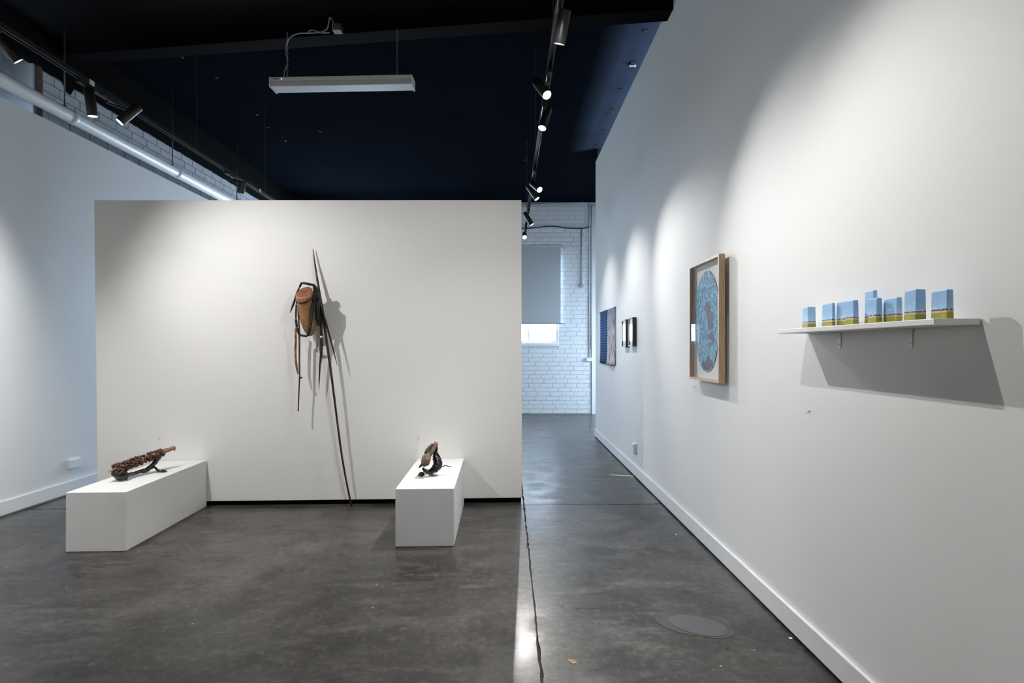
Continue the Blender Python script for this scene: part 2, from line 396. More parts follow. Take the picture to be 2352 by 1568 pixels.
fe = t.ramp(vv.outputs['Distance'], [(0.36, 1.0), (0.44, 0.0)]); vcc = t.sep(vv.outputs['Color'])
fcol = t.ramp(vcc[0], [(0.0, (0.10, 0.06, 0.08)), (0.35, (0.36, 0.14, 0.09)), (0.7, (0.45, 0.22, 0.13)), (1.0, (0.16, 0.17, 0.25))])
t.color(t.mix(t.math('MULTIPLY', fe, t.math('GREATER_THAN', vcc[1], 0.25)), base, fcol)); t.rough(0.9); t.b.inputs['Specular IOR Level'].default_value = 0.08; M['feather'] = t.m
def photo_mat(name, blush):
    t = NT(name); x, y, z = t.sep(t.objco())
    h = t.math('ADD', t.math('ADD', t.math('MULTIPLY', z, 3.6), 0.5), t.math('MULTIPLY', t.math('SUBTRACT', t.noise(t.objco(), 40, 3), 0.5), 0.04))
    t.color(t.ramp(h, [(0.0, blush), (0.18, tuple(c*0.9 for c in blush)), (0.24, (0.20, 0.19, 0.22)), (0.33, (0.30, 0.29, 0.32)), (0.36, (0.86, 0.87, 0.88)), (1.0, (0.88, 0.89, 0.90))])); t.rough(0.4); return t.m
M['photo_a'] = photo_mat('pale_horizon_photo', (0.32, 0.25, 0.27)); M['photo_b'] = photo_mat('orange_foreground_photo', (0.55, 0.27, 0.18))

# ------------------------------------------------------------------ floor
def jag_line(a, b, step=0.05, amp=0.004):
    a, b = Vector(a), Vector(b); n = max(2, int((b-a).length/step)); d = (b-a).normalized(); pr = Vector((-d.y, d.x, 0)); out = []
    for i in range(n):
        out.append(a + (b-a)*i/n + pr*(0 if i == 0 else random.uniform(-amp, amp)))
    return out
XL, XR, YB, YE = -4.6, 4.3, -3.6, 10.9
floor = struct('floor', box(XL, XR, YB, YE, -0.2, -0.012), M['joint'])
def jy(x): return 4.53 + (x - 0.1) * 0.030       # cross joint, runs slightly askew
jx = 0.135
def slab(corners, jag):
    pts = []
    for i in range(4):
        a, b = corners[i], corners[(i+1) % 4]
        pts += jag_line((*a, 0), (*b, 0)) if jag[i] else [Vector((*a, 0))]
    return extrude_poly(pts, (0, 0, -0.05))
g = 0.006
obj('slab', slab([(XL, YB), (jx-g, YB), (jx-g, jy(jx)-g), (XL, jy(XL)-g)], [0, 1, 1, 0]), M['floor'], floor)
obj('slab', slab([(jx+g, YB), (XR, YB), (XR, jy(XR)-g), (jx+g, jy(jx)-g)], [0, 0, 1, 1]), M['floor'], floor)
obj('slab', slab([(XL, jy(XL)+g), (jx-g, jy(jx)+g), (jx-g, YE), (XL, YE)], [1, 1, 0, 0]), M['floor'], floor)
obj('slab', slab([(jx+g, jy(jx)+g), (XR, jy(XR)+g), (XR, YE), (jx+g, YE)], [1, 0, 0, 1]), M['floor'], floor)
# repaired hole
def blob(cx, cy, rx, ry, ang, n=40, amp=0.05, seed=1):
    rr = random.Random(seed); ph = [rr.uniform(0, 6.28) for _ in range(4)]; out = []
    for k in range(n):
        t_ = 2*math.pi*k/n; s_ = 1 + amp*(math.sin(2*t_+ph[0]) + 0.6*math.sin(3*t_+ph[1]) + 0.4*math.sin(7*t_+ph[2])) + rr.uniform(-0.012, 0.012)
        x_, y_ = rx*s_*math.cos(t_), ry*s_*math.sin(t_)
        out.append((cx + x_*math.cos(ang) - y_*math.sin(ang), cy + x_*math.sin(ang) + y_*math.cos(ang), 0.0))
    return out
ring = obj('patch_rim', extrude_poly([(a, b, 0.0012) for a, b, _ in blob(0.885, 2.565, 0.165, 0.115, -0.38, seed=3)], (0, 0, -0.01)), M['patchring'], floor)
tag(ring, 'dark rough rim of the repaired hole in the floor')
pt = obj('patch', extrude_poly([(a, b, 0.0024) for a, b, _ in blob(0.895, 2.56, 0.135, 0.086, -0.42, seed=5, amp=0.03)], (0, 0, -0.01)), M['patch'], floor)
tag(pt, 'smooth blue-grey cement patch filling the floor hole')

# ------------------------------------------------------------------ room shell
XW = 1.307                # face of the right wall
struct('wall_right', box(XW, XW+0.12, YB, 8.09, 0.0, 4.077), M['wall'])
def baseboard(name, x0, x1, y0, y1, h, lip):
    o = struct(name, bevelled(box(x0, x1, y0, y1, 0.012, h), 0.003), M['trim'])
    return o
baseboard('baseboard_right', XW-0.016, XW-0.0005, YB+0.02, 8.10, 0.115, 0)
struct('trim_1', box(XW-0.006, XW-0.0005, YB+0.02, 8.09, 0.0005, 0.0118), M['joint'], 'dark gap under the right skirting board')
XLW = -3.92               # face of the left wall
struct('wall_left', box(XLW-0.1, XLW, YB, 10.9, 0.0, 3.25), M['wall'])
baseboard('baseboard_left', XLW+0.0005, XLW+0.016, YB+0.02, 10.88, 0.12, 0)
CZ = 4.235                # the right wall stops short of the ceiling
struct('ceiling', box(XL, XR, YB, 10.9, CZ, 4.4), M['ceiling'])
# near, black part of the ceiling and the cross beam
struct('ceiling_black', hexa([(-4.09, YB, 4.066), (XW-0.001, YB, 4.066), (XW-0.001, 4.30, 4.066), (-4.09, 4.97, 4.066)],
                                  [(-4.09, YB, CZ-0.0005), (XW-0.001, YB, CZ-0.0005), (XW-0.001, 4.30, CZ-0.0005), (-4.09, 4.97, CZ-0.0005)]), M['black'], 'black painted ceiling in front of the beam')
def bf(x): return 4.306 + (1.2 - x) * 0.1253      # front edge of the beam
struct('ceiling_beam', hexa([(-4.09, bf(-4.09), 3.98), (XW-0.001, bf(XW), 3.98), (XW-0.001, bf(XW)+0.16, 3.98), (-4.09, bf(-4.09)+0.16, 3.98)],
                            [(-4.09, bf(-4.09), CZ-0.0005), (XW-0.001, bf(XW), CZ-0.0005), (XW-0.001, bf(XW)+0.16, CZ-0.0005), (-4.09, bf(-4.09)+0.16, CZ-0.0005)]), M['black'], 'shallow black beam crossing under the ceiling')
struct('wall_back', box(XL, XR, YB-0.15, YB, 0, CZ), M['wall'])
struct('wall_bay', join(box(4.0, 4.12, 4.2, 5.0, 0, CZ), box(4.0, 4.12, 5.0, 7.6, 0, 1.05), box(4.0, 4.12, 5.0, 7.6, 3.4, CZ), box(4.0, 4.12, 7.6, 8.6, 0, CZ), box(4.0, 4.12, 10.6, 10.9, 0, CZ), box(4.0, 4.12, 8.6, 10.6, 0, 1.05), box(4.0, 4.12, 8.6, 10.6, 2.75, CZ), box(XW+0.121, 4.0, 4.2, 4.3, 0, CZ), box(XW+0.121, 4.0, 7.97, 8.088, 0, 4.0775)), M['wall'], 'white walls of the side bay and an added cross wall blocking daylight')  # last box: cross wall added to keep side-window daylight off the end wall
struct('wall_bay_blocker', box(XW+0.002, 4.0, 7.97, 8.088, 4.078, CZ-.0005), M['black'], 'added black strip blocking side daylight over the far end of the right wall')  # added light blocker above the cross wall, blackened so it looks unlit
wb = empty('window_4', (4.06, 6.3, 1.05), 'wide side window of the space behind the right wall'); wb['kind'] = 'structure'
obj('window_frame', join(box(4.02, 4.09, 5.0, 5.05, 1.05, 3.4), box(4.02, 4.09, 7.55, 7.6, 1.05, 3.4), box(4.02, 4.09, 5.05, 7.55, 1.05, 1.10), box(4.02, 4.09, 5.05, 7.55, 3.35, 3.4)), M['trim'], wb)
struct('ground_outside', join(box(-14, 16, YE+0.17, 40, -0.3, -0.02), box(XR+0.01, 16, -6, YE+0.16, -0.3, -0.02)), M['joint'], 'unseen dark ground outside the windows, added to block light from below')  # unseen ground, added to keep sky light from below off the ceiling
wb = empty('window_3', (4.06, 9.6, 1.05), 'side window of the bay behind the right wall'); wb['kind'] = 'structure'
obj('window_frame', join(box(4.02, 4.09, 8.6, 8.65, 1.05, 2.75), box(4.02, 4.09, 10.55, 10.6, 1.05, 2.75), box(4.02, 4.09, 8.65, 10.55, 1.05, 1.10), box(4.02, 4.09, 8.65, 10.55, 2.70, 2.75)), M['trim'], wb)

# end wall : masonry with two windows, bricks laid on it where the photograph shows it
YEW = 10.9
def wall_with_holes(x0, x1, z0, z1, holes, y0, y1):
    parts = []; xs = sorted({x0, x1, *[h[0] for h in holes], *[h[1] for h in holes]})
    for a, b in zip(xs, xs[1:]):
        hs = [h for h in holes if h[0] <= a + 1e-6 and h[1] >= b - 1e-6]
        if not hs: parts.append(box(a, b, y0, y1, z0, z1))
        else:
            h = hs[0]; parts += [box(a, b, y0, y1, z0, h[2]), box(a, b, y0, y1, h[3], z1)]
    return join(*parts)
WIN = [(-3.5, -2.2, 1.42, 3.27), (-1.32, 1.02, 1.42, 3.27)]
wall_end = struct('wall_end', wall_with_holes(-4.5, XR, 0, CZ, WIN, YEW, YEW+0.16), M['mortar'])
BRICK = {}
def brick(parent, mat, wall, c, w, h, dep):
    key = (wall, round(w, 3), round(h, 3))
    if key not in BRICK:
        me = bpy.data.meshes.new('brick'); a = w/2; b = h/2; e = 0.004
        # chamfered outer face, open at the back
        if wall == 'end': f = lambda u, v_, d: (u, -d, v_)
        else: f = lambda u, v_, d: (d, u, v_)
        vs = [f(-a, -b, 0), f(a, -b, 0), f(a, b, 0), f(-a, b, 0), f(-a+e, -b+e, dep), f(a-e, -b+e, dep), f(a-e, b-e, dep), f(-a+e, b-e, dep)]
        me.from_pydata(vs, [], [(3,2,1,0),(4,5,6,7),(0,1,5,4),(1,2,6,5),(2,3,7,6),(3,0,4,7)])
        bm = bmesh.new(); bm.from_mesh(me); bmesh.ops.recalc_face_normals(bm, faces=bm.faces); bm.to_mesh(me); bm.free()
        me.materials.append(mat); BRICK[key] = me
    o = bpy.data.objects.new('brick', BRICK[key]); COL.objects.link(o); o.parent = parent
    o.location = Vector(c) - WORLD_OF[parent.name]
def snap(x): return round(x / 0.02) * 0.02
def lay(parent, mat, wall, plane, u0, u1, z0, courses, ch, L, skip, dep=0.007, gap=0.009):
    for r in range(courses):
        z = z0 + (r + 0.5)*ch; u = u0 - (L/2 if r % 2 else 0) - (0.06 if r % 3 == 1 else 0)
        while u < u1 - 0.03:
            a, b = max(u, u0), min(u + L, u1)
            for (s0, s1, sz0, sz1) in skip:
                if z + ch/2 > sz0 + 0.01 and z - ch/2 < sz1 - 0.01:
                    if a < s1 and b > s0:
                        if a < s0: b = s0
                        else: a = s1
            if b - a > 0.04:
                w = b - a - gap; c = (a + b)/2
                brick(parent, mat, wall, (c, plane - random.uniform(0, 0.0015), z) if wall == 'end' else (plane + random.uniform(0, 0.0015), c, z), snap(w) if w < L-0.03 else L-gap, ch - gap, dep)
            u += L
lay(wall_end, M['brick'], 'end', YEW, -0.06, 1.665, 0.005, 43, 0.0862, 0.24, [(WIN[1][0], WIN[1][1], WIN[1][2]-0.08, WIN[1][3])])
# upper bond beam of the end wall with its rounded corner
def round_rect(x0, x1, z0, z1, r, y):
    pts = [(x0, y, z0)]
    for k in range(7):
        a = -math.pi/2 + math.pi/2*k/6; pts.append((x1 - r + r*math.cos(a), y, z0 + r + r*math.sin(a)))
    for k in range(7):
        a = math.pi/2*k/6; pts.append((x1 - r + r*math.cos(a), y, z1 - r + r*math.sin(a)))
    pts.append((x0, y, z1 - 0.13)); return pts
ub = struct('wall_end_upper', extrude_poly(round_rect(-1.6, 1.60, 3.722, 4.225, 0.09, YEW-0.05), (0, 0.048, 0)), M['mortar'], 'bulging painted masonry band above the end window')
lay(ub, M['brick'], 'end', YEW-0.05, -0.06, 1.52, 3.80, 4, 0.084, 0.42, [], dep=0.004, gap=0.006)
struct('wall_end_pilaster', box(1.682, 2.3, 10.875, YEW-0.001, 0.0, 4.15), M['wall'], 'narrow white pilaster at the corner of the end wall')

for i, (a, b, z0, z1) in enumerate(WIN):
    w = empty('window_%d' % (i+1), ((a+b)/2, YEW+0.08, z0), ['hidden end window behind the partition', 'end wall window with its lower pane showing under the blind'][i]); w['kind'] = 'structure'
    y0, y1 = YEW+0.06, YEW+0.11
    obj('window_frame', join(box(a, a+0.045, y0, y1, z0, z1), box(b-0.045, b, y0, y1, z0, z1), box(a+0.045, b-0.045, y0, y1, z0, z0+0.04), box(a+0.045, b-0.045, y0, y1, z1-0.045, z1)), M['trim'], w)
    bars = [0.42, -0.45] if i else [(a+b)/2]
    for m_ in bars: obj('mullion', box(m_-0.022, m_+0.022, y0, y1, z0+0.04, z1-0.045), M['trim'], w)
    edges = [a+0.045] + sorted(bars) + [b-0.045]
    for c0, c1 in zip(edges, edges[1:]): obj('pane', box(c0+0.023, c1-0.023, YEW+0.085, YEW+0.089, z0+0.04, z1-0.045), M['glass'], w)
    obj('window_sill', bevelled(box(a-0.01, b+0.01, YEW-0.022, YEW+0.06, z0-0.065, z0-0.002), 0.004), M['trim'], w)

# left masonry above the plaster wall
XBK = -4.1
wl = struct('wall_left_masonry', box(XBK-0.14, XBK, 4.78, 10.9, 0, CZ), M['lmortar'], 'grey painted masonry behind and above the left wall')
lay(wl, M['lbrick'], 'left', XBK, 4.79, 9.6, 3.25, 6, 0.0835, 0.24, [])
pts = [(XBK+0.008, 4.79, CZ-.001)]
yy = 4.79
rr = random.Random(4)
while yy < 10.85:
    pts.append((XBK+0.008, yy, 3.752 + rr.uniform(-0.006, 0.006) - (0.075 if 5.02 < yy < 5.12 else 0))); yy += 0.04 + rr.uniform(0, 0.03)
pts += [(XBK+0.008, 10.88, 3.752), (XBK+0.008, 10.88, CZ-.001)]
struct('wall_left_black_band', extrude_poly(pts, (0.006, 0, 0)), M['black'], 'black painted upper strip of the left masonry with a ragged edge')
# recess in the left masonry
struct('wall_left_recess', join(box(-4.40, -4.38, 4.30, 4.72, 2.8, CZ), box(-4.40, -4.1, 4.70, 4.72, 2.8, CZ)), M['niche'], 'grey boarded recess at the near end of the left masonry')
struct('wall_left_void', join(box(-4.55, -4.5, YB, 4.31, 2.8, 4.078), box(-4.5, -4.12, 4.29, 4.31, 2.8, 4.078)), M['void'], 'dark brown sheets standing in for the void behind the near left wall')  # dark brown sheets stand in for the darkness of the open void
struct('trim_2', box(-4.13, -4.085, 4.725, 4.778, 3.2, 3.765), M['brown'], 'brown timber post beside the left recess')
struct('trim_3', box(-4.13, -4.06, YB, 4.779, 3.766, 4.066), M['black'], 'black painted bulkhead above the left recess')

# ------------------------------------------------------------------ partition
def py(x): return 4.595 + (x - 0.12) * 0.0369      # front face of the partition
pa = empty('partition_wall', (-1.64, py(-1.64)+0.06, 0), 'freestanding white partition panel on a recessed black base', 'partition')
xl, xr = -3.375, 0.1205
obj('panel', bevelled(hexa([(xl+0.012, py(xl), 0.040), (xr, py(xr), 0.044), (xr, py(xr)+0.14, 0.044), (xl+0.012, py(xl)+0.14, 0.040)],
                  [(xl-0.02, py(xl), 2.520), (xr-0.004, py(xr), 2.556), (xr-0.004, py(xr)+0.14, 2.556), (xl-0.02, py(xl)+0.14, 2.520)]), 0.002, 1), M['panel'], pa)
obj('base', hexa([(xl+0.05, py(xl)+0.035, 0.0005), (xr-0.006, py(xr)+0.03, 0.0005), (xr-0.006, py(xr)+0.11, 0.0005), (xl+0.05, py(xl)+0.11, 0.0005)],
                 [(xl+0.05, py(xl)+0.035, 0.0405), (xr-0.006, py(xr)+0.03, 0.0435), (xr-0.006, py(xr)+0.11, 0.0435), (xl+0.05, py(xl)+0.11, 0.0405)]), M['black'], pa)

# ------------------------------------------------------------------ plinths
def plinth(fl, fr, bk, h, label):
    fl, fr = Vector((*fl, 0)), Vector((*fr, 0)); d = (Vector((*bk, 0)) - fr)
    a = [fl, fr, fr + d, fl + d]
    c = sum(a, Vector()) / 4
    lo = [Vector((p.x, p.y, 0.001)) for p in a]; hi = [Vector((p.x, p.y, h)) for p in a]
    o = obj('plinth', bevelled(hexa(lo, hi), 0.0025, 2), M['plinth'], None, origin=(c.x, c.y, 0.001))
    return tag(o, label, 'plinth', 'white display plinths')
PH = 0.381
plinth((-2.828, 3.482), (-2.452, 3.496), (-2.4845, 4.492), PH, 'long low white plinth carrying the seed-pod covered stick, nearest the left wall')
plinth((-0.737, 3.572), (-0.353, 3.586), (-0.3665, 4.570), PH, 'long low white plinth carrying the bark and kelp sculpture, near the partition end')

# ------------------------------------------------------------------ wall sculpture
def wp(x, y, d):
    d = d if d < .08 else .08 + (d - .08)*.62
    Z = 4.5
    for _ in range(4): Z = py((x - CXP)/F*Z) - d
    return P(x, y, Z)
PX = 1.14/278.0
ws = empty('wall_sculpture', wp(712, 780, 0.05), 'ochre log bound with charred sticks and vines, hung on the partition, long rod to floor', 'sculpture')
n0 = Vector((-0.12, -0.72, 0.68)).normalized()
ra, rb = frame_of(n0, Vector((1, 0, 0)))
V, Fc = [], []
rings = [(699.5, 671, 0.262, 0.0655), (699.8, 673, 0.256, 0.0685), (700.3, 679, 0.238, 0.070), (702, 690, 0.206, 0.0685), (704, 704, 0.168, 0.067), (706.5, 722, 0.128, 0.065), (709, 738, 0.098, 0.060), (711, 750, 0.078, 0.052), (712.5, 760, 0.062, 0.042), (713, 767, 0.052, 0.028), (713, 771, 0.046, 0.010)]
NS = 28
for i, (x, y, d, r) in enumerate(rings):
    c = wp(x, y, d); tlt = min(1.0, i/9); nn = (n0*(1-tlt) + Vector((0, -0.35, 0.94))*tlt).normalized(); a, b = frame_of(nn, Vector((1, 0, 0)))
    for k in range(NS):
        t_ = 2*math.pi*k/NS; rr_ = r*(1 + 0.025*math.sin(3*t_+1) + 0.012*math.sin(5*t_+i*0.4))
        V.append(c + a*math.cos(t_)*rr_ + b*math.sin(t_)*rr_)
for i in range(len(rings)-1):
    for k in range(NS): Fc.append((i*NS+k, i*NS+(k+1)%NS, (i+1)*NS+(k+1)%NS, (i+1)*NS+k))
Fc.append(tuple(range(NS))); Fc.append(tuple((len(rings)-1)*NS+k for k in range(NS)))
log = obj('log', (V, Fc), M['log'], ws, True)
cut = obj('cut_face', tube([wp(699.5, 671, 0.262) - n0*0.001, wp(699.5, 671, 0.262) + n0*0.003], [0.063, 0.060], 28), M['cut'], log)
tag(cut, 'red-brown cut end of the log')
fc = wp(699.5, 671, 0.262) + n0*0.0035
aa, bb = frame_of(n0, Vector((0, 0, 1)))     # aa: picture right-ish, bb: up the face
if aa.x < 0: aa = -aa
if bb.z < 0: bb = -bb
obj('crack', join(*[tube([fc + aa*p0[0] + bb*p0[1], fc + aa*(p0[0]+p1[0])/2 + bb*((p0[1]+p1[1])/2+0.002), fc + aa*p1[0] + bb*p1[1]], [0.0026, 0.002, 0.0008], 5, flat=0.5) for p0, p1 in (((0, -0.005), (-0.05, 0.0)), ((0, -0.005), (0.028, 0.04)), ((0, -0.005), (0.018, -0.012)))]), M['crack'], cut)
cp = []
cc = wp(700.3, 680, 0.236)
for k in range(25):
    t_ = 2*math.pi*k/24; cp.append(cc + ra*math.cos(t_)*0.0745 + rb*math.sin(t_)*0.0745 - n0*0.004*math.sin(2*t_))
obj('cord', tube(cp, 0.0045, 6, caps=False), M['cord'], ws, True)
cp2 = [q - n0*0.011 + Vector((0, 0, 0.001*math.sin(i))) for i, q in enumerate(cp)]
obj('cord', tube(cp2, 0.0035, 6, caps=False), M['cord'], ws, True)
def stick(name, pts, r, mat, parent=ws, per=4, n=8, jitter=0.06, label=None):
    o = obj(name, sweep([wp(*p) for p in pts], [x*PX for x in r] if isinstance(r, (list, tuple)) else r*PX, per, n, jitter=jitter), mat, parent, True)
    if label: o['label'] = label
    return o
def charred(p0, p1, r): stick('charred_stick', [p0, ((p0[0]+p1[0])/2, (p0[1]+p1[1])/2, (p0[2]+p1[2])/2), p1], [r*0.92, r, r*0.9], M['char'], n=7, jitter=0.1)
for a in [((695.5, 649.6, .235), (721.5, 654.5, .21), 2.6), ((693.3, 648.8, .235), (688.2, 658.5, .22), 2.2), ((688.5, 658.5, .225), (680.5, 674, .215), 1.6),
          ((720, 654, .205), (729, 666, .175), 3.2), ((722.5, 660, .17), (731, 690, .15), 4.2), ((722.5, 672, .25), (720.5, 694, .245), 3.6), ((720.5, 694, .245), (717, 722, .232), 4.2),
          ((717.5, 720, .234), (713, 746, .215), 3.4), ((713.5, 748, .212), (706.5, 771, .185), 2.9), ((728.5, 672, .14), (731, 712, .12), 4.4), ((731, 710, .12), (731.5, 748, .10), 4.0),
          ((727, 690, .16), (727.5, 735, .13), 3.4),
          ((705.5, 772.2, .185), (688.5, 769.3, .20), 2.3), ((687.3, 767.5, .20), (682, 753, .21), 2.5), ((682, 752, .21), (679.4, 732.5, .215), 2.5), ((679.3, 731.5, .215), (680.5, 699, .205), 1.8), ((680.6, 698, .205), (682.5, 684, .20), 1.5)]:
    charred(*a)
stick('pointed_stick', [(684, 668, .20), (677, 689, .20), (671, 706, .20), (665.7, 719, .20)], [1.6, 2.3, 1.8, 0.3], M['char'], label='short black pointed stick hanging at the left')
stick('beaded_stick', [(684.3, 692, .17), (685.6, 725, .16), (688, 768, .15)], [1.5, 1.7, 1.6], M['vine'], label='thin red-brown beaded stick')
stick('vine_stick', [(679.5, 752, .12), (679, 780, .115), (678.8, 820, .11), (681, 842, .11), (685, 859, .11)], [1.9, 2.2, 2.2, 2.2, 1.6], M['tanvine'], label='tan vine stick curving at its lower end')
stick('vine_stick', [(687.5, 768, .13), (687.6, 800, .125), (687.7, 840, .12), (688.2, 862, .12), (686.3, 905, .115), (685, 944, .115)], [2.0, 1.9, 1.8, 1.5, 1.4, 1.3], M['vine'], label='long dark mottled vine stick')
stick('knob', [(688.5, 868, .12), (691, 867.4, .12), (694, 866.8, .12)], [1.0, 2.0, 1.6], M['char'], per=2, label='black stub on the vine stick')
stick('vine_stick', [(734.5, 694, .06), (737, 720, .06), (738, 771, .06)], [2.4, 2.8, 2.8], M['vine'], label='thick mottled stick right of the log')
stick('tape_band', [(738, 770, .06), (738, 776.5, .06)], [2.7, 2.7], M['plastic'], per=2, jitter=0, label='white tape joining two sticks')
stick('blade_stick', [(738, 775, .06), (738.2, 803, .06), (735.5, 832, .06), (734.5, 842, .06), (733.4, 870, .055), (732.4, 897, .05)], [2.8, 2.7, 2.4, 2.0, 1.5, 0.3], M['rod'], label='dark stick tapering to a point')
stick('long_rod', [(718.8, 571.5, .02), (724, 610, .035), (732.5, 667, .06), (738.5, 700, .07), (744, 741, .075), (752.5, 800, .075), (762, 868, .075), (773, 955, .07), (783.5, 1035, .065), (795.5, 1105, .055), (808.5, 1166, .045)], [0.5, 1.9, 2.9, 2.9, 2.8, 2.6, 2.3, 2.2, 2.1, 2.0, 1.9], M['rod'], label='long dark rod from a black pointed tip down to the floor')
stick('pointed_stick', [(729, 664, .09), (735.5, 697, .10), (746, 733, .105), (756, 767, .10), (765.5, 803, .095), (774.5, 839, .09)], [1.8, 2.3, 2.3, 2.0, 1.5, 0.3], M['char'], label='black pointed stick slanting right below the log')
obj('wire', sweep([wp(*p) for p in [(712, 776, .05), (703, 785, .04), (703, 800, .03), (709, 812, .02), (706, 818, .01)]], 0.0009, 5, 5), M['steel'], ws)
obj('wire', sweep([wp(*p) for p in [(728, 755, .08), (729, 768, .07), (733, 776, .06), (737, 771, .06)]], 0.0009, 5, 5), M['steel'], ws)

# ------------------------------------------------------------------ plinth sculptures
def ps(x, y, Z):
    q = P(x, y, Z); q.z = max(q.z, PH + .012); return q
s1 = empty('pod_stick_sculpture', (-2.64, 3.95, PH), 'stick covered in brown seed pods, propped on black dried kelp', 'sculpture')
tip, end = ps(247.5, 1084, 3.74), ps(401, 1027.5, 4.22)
ax = end - tip
def along(t_): return tip + ax*t_
shaft = obj('shaft', sweep([along(0), along(.08), along(.2), along(.5), along(.75), along(.9), along(.985), along(1.0)], [.002, .012, .016, .017, .016, .0155, .0165, .013], 4, 10), M['podlight'], s1, True)
# seed pods, too small to pick apart
parts = []; rr = random.Random(11)
an, bn = frame_of(ax)
for i in range(300):
    t_ = rr.uniform(.09, .80); th = rr.uniform(0, 2*math.pi)
    rad = 0.0165 + 0.010*(1 - t_) + rr.uniform(0, .006)
    c = along(t_) + an*math.cos(th)*rad + bn*math.sin(th)*rad
    d = (an*math.cos(th) + bn*math.sin(th) + ax.normalized()*rr.uniform(-.5, .5)).normalized(); L = rr.uniform(.008, .014)
    parts.append(tube([c - d*L, c, c + d*L*0.8, c + d*L], [.0035, .0068, .0066, .0035], 6))
o = obj('seed_pod', join(*parts), M['pod'], s1, True); o['kind'] = 'stuff'; o['label'] = 'dense crust of small brown seed pods'
def kelp(pts, w, flat, parent, up=None, name='kelp', jit=0.10, per=5, label=None):
    o = obj(name, sweep([ps(*p) for p in pts], w, per, 12, flat=flat, up=up, jitter=jit), M['kelp'], parent, True)
    if label: o['label'] = label
    return o
k1 = [(257, 1085, 3.78), (262, 1091, 3.775), (270, 1096, 3.775), (280, 1100, 3.78), (290, 1098, 3.80), (297, 1094, 3.83), (310, 1091.5, 3.90), (322, 1087.5, 3.96), (335, 1084, 4.00), (345, 1078, 4.03), (352, 1071, 4.06), (358, 1062, 4.09), (365, 1052, 4.12), (373, 1043, 4.15), (383, 1035, 4.19)]
obj('kelp', sweep([ps(*p) for p in k1], [.006, .015, .019, .018, .016, .009, .009, .010, .012, .013, .012, .014, .016, .011, .006], 5, 12, flat=1.45, up=Vector((0.2, 0, 1)), jitter=.24), M['kelp'], s1, True)['label'] = 'glossy black kelp ribbon bent under the stick'
kelp([(285, 1093, 3.80), (287.5, 1083, 3.80), (285, 1077.5, 3.795)], [.013, .010, .002], 1.3, s1, name='kelp_curl')
kelp([(262, 1085, 3.77), (272, 1087, 3.765), (283, 1084, 3.78), (291, 1089, 3.80)], [.007, .010, .010, .005], 1.1, s1, jit=.22, name='kelp_curl')
kelp([(278, 1100, 3.79), (286, 1103, 3.785), (294, 1103, 3.79)], [.012, .012, .003], 0.55, s1, name='kelp_foot')
kelp([(353, 1071, 4.05), (359, 1076, 4.05), (364, 1080, 4.045), (372, 1081.5, 4.05), (378, 1084, 4.045), (384, 1086, 4.035)], [.009, .008, .012, .012, .009, .002], 0.9, s1, name='kelp_foot')
kelp([(381, 1036, 4.19), (388, 1034, 4.20), (396, 1032.5, 4.215), (401.5, 1032, 4.22), (400.5, 1036, 4.22)], [.006, .009, .010, .008, .003], 0.5, s1, name='kelp_curl')
obj('wire', sweep([ps(*p) for p in [(375, 1045, 4.16), (390, 1041, 4.18), (400, 1048, 4.17), (396, 1059, 4.15), (385, 1067, 4.13), (374, 1074, 4.11)]], 0.0007, 5, 5), M['steel'], s1)

s2 = empty('bark_kelp_sculpture', (-0.59, 3.95, PH), 'upright twist of brown bark pieces on black curled kelp', 'sculpture')
obj('bark_piece', sweep([ps(*p) for p in [(986, 1047, 3.94), (990, 1039, 3.955), (995, 1030, 3.97), (1000, 1022, 3.985), (1003, 1018.5, 3.99)]], [.014, .019, .020, .019, .014], 4, 9, jitter=.14), M['bark'], s2, True)
obj('bark_piece', sweep([ps(*p) for p in [(976.5, 1042.5, 3.925), (980, 1036, 3.935), (987, 1027, 3.955), (994, 1019, 3.97)]], [.008, .014, .013, .006], 4, 8, jitter=.14), M['barkdark'], s2, True)
obj('bark_cap', sweep([ps(*p) for p in [(997, 1015.5, 3.985), (1001, 1017, 3.985), (1005.5, 1020.5, 3.985)]], [.006, .009, .007], 3, 8, jitter=.12), M['podlight'], s2, True)
obj('bark_head', sweep([ps(*p) for p in [(985, 1044.5, 3.93), (980.5, 1050, 3.905), (978, 1057, 3.89), (975, 1064, 3.88), (971, 1070, 3.875)]], [.016, .032, .036, .028, .011], 4, 14, jitter=.11, flat=.85), M['bark'], s2, True)['label'] = 'tan swollen bark piece at the front'
obj('bark_chip', sweep([ps(*p) for p in [(984, 1058, 3.86), (981, 1065, 3.86), (975, 1069, 3.86)]], [.010, .014, .006], 3, 8, jitter=.15), M['pod'], s2, True)
obj('beak', sweep([ps(*p) for p in [(971, 1065, 3.865), (966, 1070, 3.86), (961.5, 1075, 3.86)]], [.012, .009, .001], 3, 8), M['char'], s2, True)
kelp([(1004.5, 1026, 3.98), (1001, 1036, 3.98), (999, 1045, 3.975), (1001, 1053, 3.965), (1003, 1061, 3.955), (1003.5, 1068, 3.945), (1000, 1075, 3.935), (993, 1080.5, 3.925), (984, 1083.5, 3.92), (976, 1080, 3.915), (971, 1074, 3.91)], [.005, .010, .015, .022, .026, .028, .028, .023, .017, .015, .008], 0.45, s2, up=Vector((0, 1, 0)), jit=.17, label='black kelp curled into a bowl shape')
kelp([(1005, 1026, 3.985), (1003, 1038, 3.985), (1008, 1047, 3.985), (1012, 1053, 3.975)], [.003, .006, .007, .005], 0.5, s2, name='kelp_curl')
kelp([(1011, 1052, 3.975), (1013.5, 1062, 3.965), (1012, 1072, 3.955), (1006, 1080, 3.945)], [.006, .010, .010, .005], 0.6, s2, name='kelp_curl', jit=.16)
